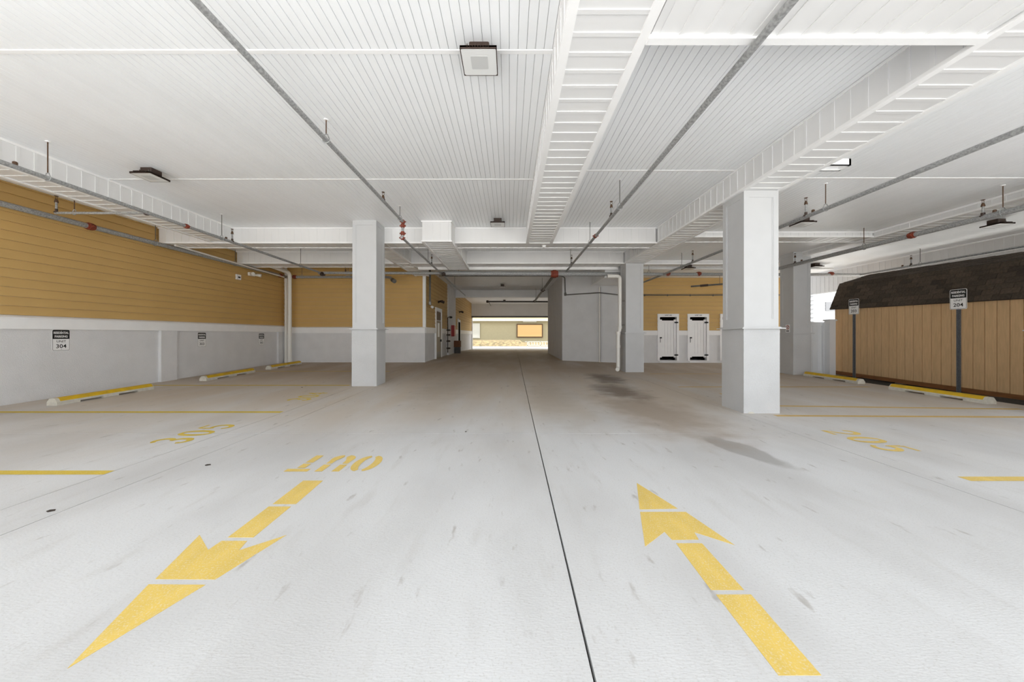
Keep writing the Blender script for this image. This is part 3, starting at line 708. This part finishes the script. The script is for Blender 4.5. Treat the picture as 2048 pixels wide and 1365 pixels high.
# passage wall pieces
t = thing('standpipe', (-3.5, 19.7, .2), 'dark fire standpipe with valves beside the taupe door', 'standpipe')
MB().tube(bend([(-3.5, 19.7, .35), (-3.5, 19.7, 2.35), (-3.5, 20.4, 2.38)], .08), .025, 10).build('pipe', 'bronze', t, smooth=True)
for z in (.6, 1.0, 1.35, 1.62): MB().tube([(-3.56, 19.7, z), (-3.38, 19.7, z)], [.05, .05], 10).tube([(-3.38, 19.6, z), (-3.38, 19.8, z)], .03, 8).build('valve', 'bronze', t, smooth=True)
MB().tube([(-3.5, 20.38, 2.38), (-3.42, 20.5, 2.38)], .06, 10).build('end_cap', 'black', t, smooth=True)
t = thing('conduit_drop', (-3.5, 15.2, 2.6), 'dark drop pipe with gauge by the tan corner', 'pipe')
MB().tube([(-3.5, 15.3, 2.75), (-3.5, 15.3, 4.28)], .045, 12).build('pipe', 'galv_dark', t, smooth=True)
MB().tube([(-3.5, 15.3, 2.66), (-3.5, 15.3, 2.80)], .06, 12).build('elbow', 'galv', t, smooth=True)
MB().tube([(-3.42, 15.27, 2.58), (-3.36, 15.23, 2.56)], .055, 12).build('gauge', 'sign_white', t, smooth=True)
def flood(label, x, y, z, sgn=1):
    t = thing('flood_light', (x, y, z), label, 'flood light')
    MB().box(x, x + .04, y - .06, y + .06, z - .06, z + .06).build('base', 'bronze', t)
    for q in (-1, 1): MB().tube([(x + .04, y + q * .04, z), (x + .12, y + q * .14, z + .03), (x + .24, y + q * .24, z + .0)], [.03, .04, .075], 10).build('lamp_head', 'bronze', t, smooth=True)
flood('twin bronze flood light above the taupe door', -3.63, 17.7, 3.02)
flood('small twin flood light above the black doorway', -3.63, 25.0, 2.98)
t = thing('extinguisher_cabinet', (-3.45, 21.5, 1.28), 'red fire extinguisher cabinet on the white pier', 'cabinet')
MB().box(-3.56, -3.38, 21.25, 21.75, 1.28, 1.92).build('box', 'red', t); MB().box(-3.565, -3.37, 21.22, 21.27, 1.26, 1.94).build('door_panel', 'red', t)
t = thing('trash_bin', (-3.35, 22.4, .18), 'small brown and grey bin against the pier', 'bin')
MB().prism([(-3.54, 22.25), (-3.18, 22.25), (-3.18, 22.6), (-3.54, 22.6)], 'z', .18, .58).build('body', 'bin_grey', t)
MB().prism([(-3.56, 22.22), (-3.16, 22.22), (-3.16, 22.63), (-3.56, 22.63)], 'z', .58, .98).build('lid', 'bin_brown', t)
# emergency light and small box on the left wall
t = thing('emergency_light', (-9.6, 12.95, 3.55), 'white twin headed emergency light high on the left wall', 'emergency light')
MB().box(-9.63, -9.52, 12.85, 13.08, 3.54, 3.66).build('body', 'pvc', t)
for q in (-.16, .16): MB().tube([(-9.54, 12.96 + q * .6, 3.60), (-9.47, 12.96 + q, 3.60), (-9.36, 12.96 + q * 1.3, 3.58)], [.03, .05, .065], 12).build('lamp_head', 'pvc', t, smooth=True)
t = thing('alarm_box', (-9.6, 12.38, 3.32), 'small white alarm box below the emergency light', 'alarm')
MB().box(-9.635, -9.585, 12.28, 12.48, 3.31, 3.49).build('body', 'sign_white', t); MB().box(-9.586, -9.578, 12.34, 12.44, 3.37, 3.42).build('window', 'black', t)

# ------------------------------------------------------------------ parking signs
SGW, SGH = .305, .457
def sign_face(t, unit, origin, ax, nrm):
    """origin = lower middle of sign face; ax = direction of reading; nrm = towards the reader"""
    ax = Vector(ax); nrm = Vector(nrm); up = Vector((0, 0, 1)); O = Vector(origin)
    Mx = Matrix(((ax.x, up.x, nrm.x, O.x), (ax.y, up.y, nrm.y, O.y), (ax.z, up.z, nrm.z, O.z), (0, 0, 0, 1)))
    def flat(name, poly, a, d, m):
        b = MB(); b.prism(poly, 'z', a, d); b.v = [tuple(Mx @ Vector(p)) for p in b.v]; return b.build(name, m, t)
    W = SGW / 2
    flat('plate', rounded(-W, W, 0, SGH, .03), 0, .004, 'sign_white')
    # thin black border as a ring
    o_, i_ = rounded(-W + .008, W - .008, .008, SGH - .008, .026), rounded(-W + .014, W - .014, .014, SGH - .014, .021)
    b = MB(); n = len(o_); b.v = [tuple(Mx @ Vector((*p, .0046))) for p in o_ + i_]; b.f = [(k, (k + 1) % n, n + (k + 1) % n, n + k) for k in range(n)]
    b.build('border', 'sign_black', t)
    hp = [p for p in rounded(-W + .012, W - .012, .014, SGH - .012, .022) if p[1] > SGH / 2]
    flat('header', hp + [(-W + .012, .255), (W - .012, .255)], .004, .0048, 'sign_black')
    for txt, sz, zz, m, sx, off in (('RESIDENTIAL', .066, .385, 'sign_white', .66, .0018), ('PARKING', .066, .305, 'sign_white', .80, .0018), ('UNIT', .066, .200, 'sign_black', 1.05, .0), (unit, .115, .095, 'sign_black', 1.05, .0012)):
        me = text_mesh(txt, sz, .0006, m, off, sx)
        me.transform(Matrix.Translation((0, zz, .0054))); me.transform(Mx); me.transform(Matrix.Translation(-WL[t]))
        o = bpy.data.objects.new('lettering', me); COL.objects.link(o); o.parent = t
    for zz in (.030, SGH - .030):
        b = MB().tube([(0, zz, .004), (0, zz, .009)], .006, 8); b.v = [tuple(Mx @ Vector(p)) for p in b.v]; b.build('bolt', 'galv', t)
for u, y, z0, lab in (('304', 7.53, 1.015, 'nearest wall sign reading unit 304'), ('303', 10.97, .975, 'wall sign reading unit 303'), ('302', 13.6, .955, 'farthest wall sign reading unit 302')):
    t = thing('parking_sign', (-9.66, y, z0), 'black and white residential parking ' + lab, 'sign', 'parking signs')
    sign_face(t, u, (-9.66, y, z0), (0, 1, 0), (1, 0, 0))
# the two signs on posts are turned to the drivers in the aisle
def post_sign(u, x, y, z0, ztop, yaw, lab):
    zb = fz(x, y) - .06
    t = thing('parking_sign', (x, y, zb), lab, 'sign', 'parking signs')
    a = math.radians(yaw); ax = Vector((math.cos(a), math.sin(a), 0)); nr = Vector((math.sin(a), -math.cos(a), 0))
    b = MB()
    def P(u_, v_, z): return tuple(Vector((x, y, z)) + ax * u_ - nr * v_)
    prof = [(-.042, .0), (-.025, .0), (-.018, .028), (.018, .028), (.025, .0), (.042, .0), (.042, .005), (.029, .005), (.022, .033), (-.022, .033), (-.029, .005), (-.042, .005)]
    n = len(prof); b.v = [P(p, q, zb) for p, q in prof] + [P(p, q, ztop - .06) for p, q in prof]
    b.f = [(k, (k + 1) % n, n + (k + 1) % n, n + k) for k in range(n)] + [tuple(range(n))[::-1], tuple(range(n, 2 * n))]
    b.build('post', 'post_steel', t)
    sign_face(t, u, Vector((x, y, z0)) + nr * .002, ax, nr)
post_sign('204', 10.2, 7.96, 1.94, 2.395, -90, 'residential parking unit 204 sign on steel post by the shed')
post_sign('203', 10.2, 10.38, 1.965, 2.42, -90, 'residential parking unit 203 sign on steel post near the fence')

# ------------------------------------------------------------------ wheel stops
def wheel_stop(lab, x, y0, y1):
    z0, z1 = fz(x, y0), fz(x, y1); L = y1 - y0
    t = thing('wheel_stop', (x, (y0 + y1) / 2, (z0 + z1) / 2), lab, 'wheel stop', 'concrete wheel stops')
    zz = lambda y: z0 + (z1 - z0) * (y - y0) / L
    def lift(b): b.v = [(a, c, d + zz(c)) for a, c, d in b.v]; return b
    prof = [(x - .10, .036), (x + .10, .036), (x + .10, .06), (x + .055, .125), (x + .03, .135), (x - .03, .135), (x - .055, .125), (x - .10, .06)]
    lift(MB().prism(prof, 'y', y0, y1)).build('body', 'stop_concrete', t)
    for a, d in ((0, .2), (.42, .58), (.8, 1)):
        lift(MB().prism([(x - .10, -.004), (x + .10, -.004), (x + .10, .036), (x - .10, .036)], 'y', y0 + a * L, y0 + d * L)).build('foot', 'stop_concrete', t)
    k = .0025
    top = [(x + .088 + k, .074), (x + .055 + k, .1255), (x + .03, .135 + k), (x - .03, .135 + k), (x - .055 - k, .1255), (x - .088 - k, .074), (x - .055, .12), (x, .13), (x + .055, .12)]
    b = MB(); ya, yb = y0 + .06, y1 - .015; n = 6
    b.v = [(p, ya, q) for p, q in top[:6]] + [(p, yb, q) for p, q in top[:6]]; b.f = [(i, i + 1, 7 + i, 6 + i) for i in range(5)]
    lift(b).build('paint_coat', 'stop_yellow', t)
wheel_stop('longest looking yellow wheel stop, nearest along the left wall', -8.72, 6.66, 8.48)
wheel_stop('middle yellow wheel stop along the left wall', -8.60, 9.80, 11.68)
wheel_stop('yellow wheel stop at the corner downpipes', -8.58, 12.42, 14.25)
wheel_stop('yellow wheel stop cut off at the left edge', -8.68, 4.02, 5.86)
wheel_stop('nearer yellow wheel stop in front of the shed', 9.38, 6.82, 8.58)
wheel_stop('farther yellow wheel stop by the white fence', 9.50, 9.46, 11.22)

# ------------------------------------------------------------------ floor paint
PT = .0016
def paint_poly(poly, name, m, parent=None, **k):
    b = MB(); n = len(poly)
    b.v = [(x, y, fz(x, y)) for x, y in poly] + [(x, y, fz(x, y) + PT) for x, y in poly]
    b.f = [tuple(range(n))[::-1], tuple(range(n, 2 * n))] + [(i, (i + 1) % n, n + (i + 1) % n, n + i) for i in range(n)]
    return b.build(name, m, parent, **k)
def ribbon(b, pts, wd, lift=0.0):
    """flat stroke on the floor along pts (x,y); wd = width or list"""
    n = len(pts); k = len(b.v); ws = wd if isinstance(wd, list) else [wd] * n
    for i, p in enumerate(pts):
        a = pts[max(0, i - 1)]; c = pts[min(n - 1, i + 1)]
        d = Vector((c[0] - a[0], c[1] - a[1])).normalized(); q = Vector((-d.y, d.x)) * ws[i] / 2
        for s in (-1, 1):
            x, y = p[0] + q.x * s, p[1] + q.y * s; b.v.append((x, y, fz(x, y) + PT + lift))
    for i in range(n - 1): b.f.append((k + 2 * i, k + 2 * i + 1, k + 2 * i + 3, k + 2 * i + 2))
def arc(cx, cy, rx, ry, a0, a1, n=14):
    return [(cx + rx * math.cos(math.radians(a0 + (a1 - a0) * i / n)), cy + ry * math.sin(math.radians(a0 + (a1 - a0) * i / n))) for i in range(n + 1)]
def taper(n, a, c): return [a + (c - a) * math.sin(math.pi * i / (n - 1)) for i in range(n)]
# glyph strokes in a 0..1 (wide) x 0..1 (high) cell
GL = {
 '3': [(arc(.40, .74, .38, .22, 150, -90), .18), (arc(.40, .27, .42, .25, 90, -150), .20), ([(.02, .2), (.1, .14), (.17, .13)], .2)],
 '0': [(arc(.45, .5, .36, .44, 80, 280), .20), (arc(.55, .5, .36, .44, 100, -100), .20)],
 '5': [([(.12, .93), (.92, .93)], .13), ([(.16, .9), (.13, .56)], .14), (arc(.42, .30, .44, .28, 140, -150), .19)],
 '2': [(arc(.46, .70, .38, .25, 170, -35), .2), ([(.78, .56), (.45, .3), (.12, .1)], .17), ([(.05, .07), (.92, .07)], .14)],
 '4': [([(.66, .0), (.66, 1.0)], .2), ([(.60, .95), (.06, .36)], .15), ([(.03, .30), (.95, .30)], .14)],
 'O': [(arc(.42, .5, .33, .43, 95, 265), .22), (arc(.58, .5, .33, .43, 85, -85), .22)],
 'U': [([(.14, 1), (.14, .60)], .25), ([(.86, 1), (.86, .60)], .25), ([(.14, .55), (.14, .35)] + arc(.45, .32, .31, .27, 180, 262), .25), ([(.86, .55), (.86, .35)] + arc(.55, .32, .31, .27, 0, -82), .25)],
 'T': [([(.0, .925), (1.0, .925)], .23), ([(.5, .80), (.5, .54)], .27), ([(.5, .48), (.5, 0)], .27)],
}
def floor_text(txt, m, origin, ux, uy, cw, ch, pitch, label, cat, name):
    o = Vector(origin); ux = Vector(ux); uy = Vector(uy)
    t = thing(name, (o.x, o.y, fz(o.x, o.y)), label, cat)
    for k, c in enumerate(txt):
        b = MB()
        for si, (pts, wd) in enumerate(GL[c]):
            pp = [o + ux * (k * pitch + p * cw) + uy * (q * ch) for p, q in pts]
            n = len(pp)
            ribbon(b, [(p.x, p.y) for p in pp], [1.43 * wd * cw * (.70 + .42 * math.sin(math.pi * i / (n - 1))) if n > 4 else 1.3 * wd * cw for i in range(n)], .0005 * si)
        b.build('digit' if c.isdigit() else 'letter', m, t)
floor_text('OUT', 'paint', (-1.395, 3.935), (-1, 0), (0, -1), .235, .46, .31, 'yellow stencilled word OUT painted upside down on the floor', 'lettering', 'painted_word')
floor_text('305', 'paint_line', (-4.11, 4.38), (0, 1), (-1, 0), .24, .44, .335, 'yellow stall number 305 painted on the left floor', 'number', 'painted_number')
floor_text('304', 'paint_line', (-4.15, 7.12), (0, 1), (-1, 0), .26, .42, .335, 'yellow stall number 304 painted near the left column', 'number', 'painted_number')
floor_text('205', 'paint', (4.40, 4.98), (0, -1), (1, 0), .24, .42, .335, 'yellow stall number 205 painted on the right floor', 'number', 'painted_number')
floor_text('204', 'paint_old', (4.75, 8.0), (0, -1), (1, 0), .24, .42, .335, 'faded stall number 204 painted behind the right column', 'number', 'painted_number')
def arrow(label, polys):
    t = thing('painted_arrow', (polys[0][0][0], polys[0][0][1], 0), label, 'arrow')
    for p in polys: paint_poly(p, 'segment', 'paint', t)
arrow('yellow segmented floor arrow on the left pointing toward the viewer', [
    [(-1.925, 3.259), (-1.742, 3.259), (-1.718, 2.808), (-1.905, 2.808)], [(-1.908, 2.768), (-1.732, 2.768), (-1.72, 2.346), (-1.892, 2.346)],
    [(-1.901, 2.306), (-1.731, 2.306), (-1.708, 2.203), (-1.516, 2.372), (-1.636, 1.943), (-1.972, 1.946), (-2.106, 2.375), (-1.905, 2.209)], [(-1.967, 1.905), (-1.654, 1.901), (-1.801, 1.424)]])
arrow('yellow segmented floor arrow on the right pointing away', [
    [(1.162, 3.208), (1.311, 2.735), (1.008, 2.722)], [(.997, 2.682), (1.347, 2.684), (1.451, 2.261), (1.267, 2.409), (1.252, 2.321), (1.073, 2.318), (1.065, 2.413), (.866, 2.244)],
    [(1.082, 2.28), (1.25, 2.28), (1.246, 1.863), (1.07, 1.863)], [(1.077, 1.83), (1.26, 1.83), (1.242, 1.396), (1.071, 1.396)]])
def line(label, x0, x1, y0, y1, m, skew0=0.0, dy=0.0):
    n = max(1, int(abs(x1 - x0))); b = MB()
    for i in range(n + 1):
        x = x0 + (x1 - x0) * i / n; s = dy * i / n
        for y in (y0 + s, y1 + s): b.v.append((x, y, fz(x, y) + PT))
    b.f = [(2 * i, 2 * i + 2, 2 * i + 3, 2 * i + 1) for i in range(n)]
    b.build('parking_line', m, label=label, cat='parking line', group='painted stall lines')
line('yellow stall line at the left edge, nearest the viewer', -9.4, -3.95, 3.40, 3.50, 'paint_line')
line('yellow stall line between stalls 305 and 304', -9.4, -4.0, 6.08, 6.20, 'paint_line')
line('yellow stall line running to the left column', -9.4, -4.15, 9.02, 9.13, 'paint_line')
line('farthest yellow stall line on the left', -9.4, -4.1, 11.9, 12.0, 'paint_line')
line('yellow stall line at the right edge, nearest the viewer', 4.28, 9.3, 3.25, 3.35, 'paint')
line('faded yellow stall line at the foot of the right front column', 4.45, 9.3, 5.82, 5.93, 'paint_old', dy=-.12)
line('faded yellow line just behind the right front column', 4.9, 9.3, 6.62, 6.72, 'paint_old', dy=-.3)
line('faint yellow stall line far right behind the column', 4.3, 9.2, 8.9, 9.0, 'paint_old')
line('faint yellow stall line near the mid right column', 4.7, 9.2, 11.7, 11.8, 'paint_old')
for i, (x, y, lab, s) in enumerate(((-3.15, 3.65, 'small dark dry leaf on the floor left of the word OUT', 1.0), (-3.54, 2.70, 'small dark dry leaf on the floor near the left edge', 1.0), (-5.2, 8.75, 'tiny dark leaf far back near the left column', .6), (-.62, 4.9, 'tiny dark leaf near the floor joint', .5))):
    MB().prism([(x - .022 * s, y - .012 * s), (x, y - .02 * s), (x + .03 * s, y), (x + .012 * s, y + .018 * s), (x - .02 * s, y + .01 * s)], 'z', fz(x, y), fz(x, y) + .006).build('dry_leaf', 'leaf', label=lab, cat='leaf', group='dry leaves on the floor')

# ------------------------------------------------------------------ shed
SY0, SY1 = 5.2, 11.8
SX, SEZ, SBX, SBZ, SRX, SRZ = 10.9, 2.21, 11.19, 3.04, 12.2, 3.36
tz = lambda y: .02 * (y - 9.6)
def shear(b): b.v = [(x, y, z + tz(y)) for x, y, z in b.v]; return b
sh = thing('shed', (12.2, 8.5, 0.0), 'tan wooden shed with dark shingled barn roof', 'shed')
def prof(e): return [(SX + e, .10), (2 * SRX - SX - e, .10), (2 * SRX - SX - e, SEZ), (2 * SRX - SBX - e, SBZ - e), (SRX, SRZ - e), (SBX + e, SBZ - e), (SX + e, SEZ)]
shear(MB().prism(prof(.03), 'y', SY0 + .03, SY1 - .03)).build('body', 'shed_wall', sh)
bw = .203; n = int((SY1 - SY0) / bw)
me = MB().prism([(0, 0), (0, bw - .008), (-.004, bw - .008), (-.03, bw - .012), (-.03, .004), (-.004, 0)][::-1], 'z', 0, SEZ - .12 + .02).mesh('siding_board', m='shed_wall')
for i in range(n):
    y = SY0 + i * bw; inst('siding_board', me, (SX + .03, y, .10 + tz(y)), sh)
shear(MB().box(SX + .0, SX + .09, SY0, SY1, .0, .115)).build('base_skid', 'lumber', sh)
shear(MB().box(2 * SRX - SX - .09, 2 * SRX - SX, SY0, SY1, -.02, .115)).build('base_skid', 'lumber', sh)
for y in (SY1 - .35, SY1 - 2.2, SY1 - 4.2): MB().box(SX + .1, SX + .3, y, y + .4, fz(11, y) - .08, .02 + tz(y)).build('support_block', 'stop_concrete', sh)
# roof: planks under, then shingles
ov = .07
lo0, lo1 = Vector((SX - .06, SEZ - .03)), Vector((SBX - .02, SBZ)); up1 = Vector((SRX, SRZ))
rd = MB(); rd.prism([tuple(lo0), tuple(lo1), tuple(up1), (2 * SRX - SBX, SBZ), (2 * SRX - SX + .06, SEZ - .03), (2 * SRX - SX + .03, SEZ - .03), (2 * SRX - SBX - .02, SBZ - .035), (SRX, SRZ - .035), (SBX + .02, SBZ - .035), (SX - .03, SEZ - .03)], 'y', SY0 - ov, SY1 + ov)
shear(rd).build('roof_deck', 'shingle', sh)
def shingle_slope(p0, p1, rows, wdt):
    d = (p1 - p0); Ls = d.length; d.normalize(); nrm = Vector((-d.y, d.x)); e = Ls / rows
    for r in range(rows):
        a = p0 + d * (r * e); off = (r % 2) * wdt * .5 + random.uniform(-.04, .04)
        # one tab: tilted plate, butt edge thick
        q = [a - d * .004 + nrm * .003, a - d * .004 + nrm * .014, a + d * (e + .012) + nrm * .005, a + d * (e + .012) + nrm * .001]
        m_ = MB().prism([(p.x, p.y) for p in q], 'y', 0, wdt - .006).mesh('shingle', m='shingle')
        y = SY0 - ov - off
        while y < SY1 + ov:
            y0_, y1_ = max(y, SY0 - ov), min(y + wdt, SY1 + ov)
            if y1_ - y0_ > .05:
                if y1_ - y0_ > wdt - .001: inst('shingle', m_, (0, y0_, tz(y0_)), sh)
                else:
                    m2 = MB().prism([(p.x, p.y) for p in q], 'y', 0, y1_ - y0_ - .006).mesh('shingle', m='shingle'); inst('shingle', m2, (0, y0_, tz(y0_)), sh)
            y += wdt
shingle_slope(lo0, lo1, 7, .31)
shingle_slope(lo1, up1, 7, .46)
shear(MB().box(SX - .05, SX - .03, SY0 - ov, SY1 + ov, SEZ - .05, SEZ - .02)).build('drip_edge', 'bronze', sh)

# ------------------------------------------------------------------ fence
fe = thing('fence', (10.3, 11.75, .03), 'white vinyl privacy fence panel between column and shed', 'fence')
FZ = fz(10.3, 11.75)
for x in [9.90 + i * .165 for i in range(4)]:
    MB().box(x, x + .16, 11.83, 11.86, FZ - .02, 1.73).build('board', 'fence', fe)
MB().box(9.89, 10.60, 11.80, 11.89, 1.66, 1.79).build('rail', 'fence', fe); MB().box(9.89, 10.60, 11.80, 11.89, FZ - .03, FZ + .10).build('rail', 'fence', fe)
po = MB().box(10.55, 10.75, 11.55, 11.75, FZ - .06, 1.82).build('post', 'fence', fe)
MB().box(10.52, 10.78, 11.52, 11.78, 1.82, 1.845).prism([(10.53, 11.53), (10.77, 11.53), (10.77, 11.77), (10.53, 11.77)], 'z', 1.845, 1.87).build('post_cap', 'fence', po)
MB().box(10.53, 10.62, 11.75, 11.89, FZ, 1.75).build('post', 'fence', fe)

# ------------------------------------------------------------------ outside: white house on the right
hs = thing('house', (24, 26, 0), 'bright white sided house seen beyond the fence', 'house')
MB().box(19.2, 40, 24, 34, -.3, 9).build('body', 'house_white', hs)
b = MB()
for i in range(45): b.prism([(24, i * .2), (23.97, i * .2), (23.99, i * .2 + .2), (24, i * .2 + .2)], 'x', 19.3, 30)
b.build('siding_boards', 'house_white', hs, kind='stuff')
MB().box(20.6, 20.75, 23.9, 24, -.2, 9).build('corner_board', 'house_white', hs)
MB().box(21.6, 22.6, 23.93, 24, 3.0, 3.6).build('vent', 'vent_grey', hs)
hs2 = thing('house', (13.5, 19, 0), 'white sided wall edge just right of the far column', 'house')
MB().box(12.6, 14.4, 16.6, 22, -.3, 8).build('body', 'house_white', hs2)
b = MB()
for i in range(40): b.prism([(16.6, i * .2), (16.55, i * .2), (16.59, i * .2 + .2), (16.6, i * .2 + .2)], 'x', 12.6, 14.4)
b.build('siding_boards', 'house_white', hs2, kind='stuff')

# ------------------------------------------------------------------ outside: building beyond the far opening
bl = thing('building', (2, 46, 0), 'pale yellow sided building beyond the far opening', 'building')
MB().box(-18, 22, 46, 52, -.3, 8).build('body', 'siding_pale', bl)
b = MB()
for i in range(40): b.prism([(46, i * .2), (45.955, i * .2), (45.985, i * .2 + .2), (46, i * .2 + .2)], 'x', -18, 22)
b.build('siding_boards', 'siding_pale', bl, kind='stuff')
MB().box(-18, 22, 45.5, 46, 3.15, 3.45).build('eave_band', 'far_white', bl)
wn = MB().box(.86, 4.30, 45.82, 45.98, 1.0, 2.78).build('window', 'frame_brown', bl)
MB().box(1.0, 4.16, 45.80, 45.83, 1.13, 2.65).build('pane', 'shade_orange', wn)
wd = MB().box(-5.1, -3.95, 45.80, 45.98, .9, 2.85).build('window', 'far_white', bl)
MB().box(-5.0, -4.05, 45.78, 45.81, 1.0, 2.75).build('pane', 'far_white', wd)
MB().box(1.7, 3.45, 45.6, 45.95, 3.02, 3.14).build('light_bar', 'far_white', bl)
b = MB(); nx, ny = 60, 8
for j in range(ny + 1):
    for i in range(nx + 1):
        x = -12 + 22 * i / nx; v = j / ny; y = 41.2 + 3 * v
        b.v.append((x, y, -.02 + .72 * math.sin(math.pi * min(1, v * 1.1) * .5) ** .8 * (1 if x < 1.2 else .55) + random.uniform(-.05, .05) * (0 if j == 0 else 1)))
for j in range(ny):
    for i in range(nx): b.f.append((j * (nx + 1) + i, j * (nx + 1) + i + 1, (j + 1) * (nx + 1) + i + 1, (j + 1) * (nx + 1) + i))
b.build('grass_bank', 'grass', smooth=True, label='dry yellow grass bank below the pale building', cat='grass', kind='stuff')
ld = thing('lattice_rail', (3.2, 40.9, 0), 'low white lattice rail lying by the grass bank', 'rail')
MB().box(1.75, 5.2, 40.85, 40.92, .52, .60).build('rail', 'far_white', ld); MB().box(1.95, 5.2, 40.85, 40.92, .08, .16).build('rail', 'far_white', ld)
for x in (2.0, 3.5, 5.1): MB().box(x, x + .08, 40.85, 40.92, -.02, .6).build('leg', 'far_white', ld)
for i in range(10):
    x = 2.1 + i * .32; MB().tube([(x, 40.88, .1), (x + .14, 40.88, .34), (x, 40.88, .56)], .03, 6).tube([(x + .22, 40.88, .1), (x + .08, 40.88, .34), (x + .22, 40.88, .56)], .03, 6).build('baluster', 'far_white', ld)
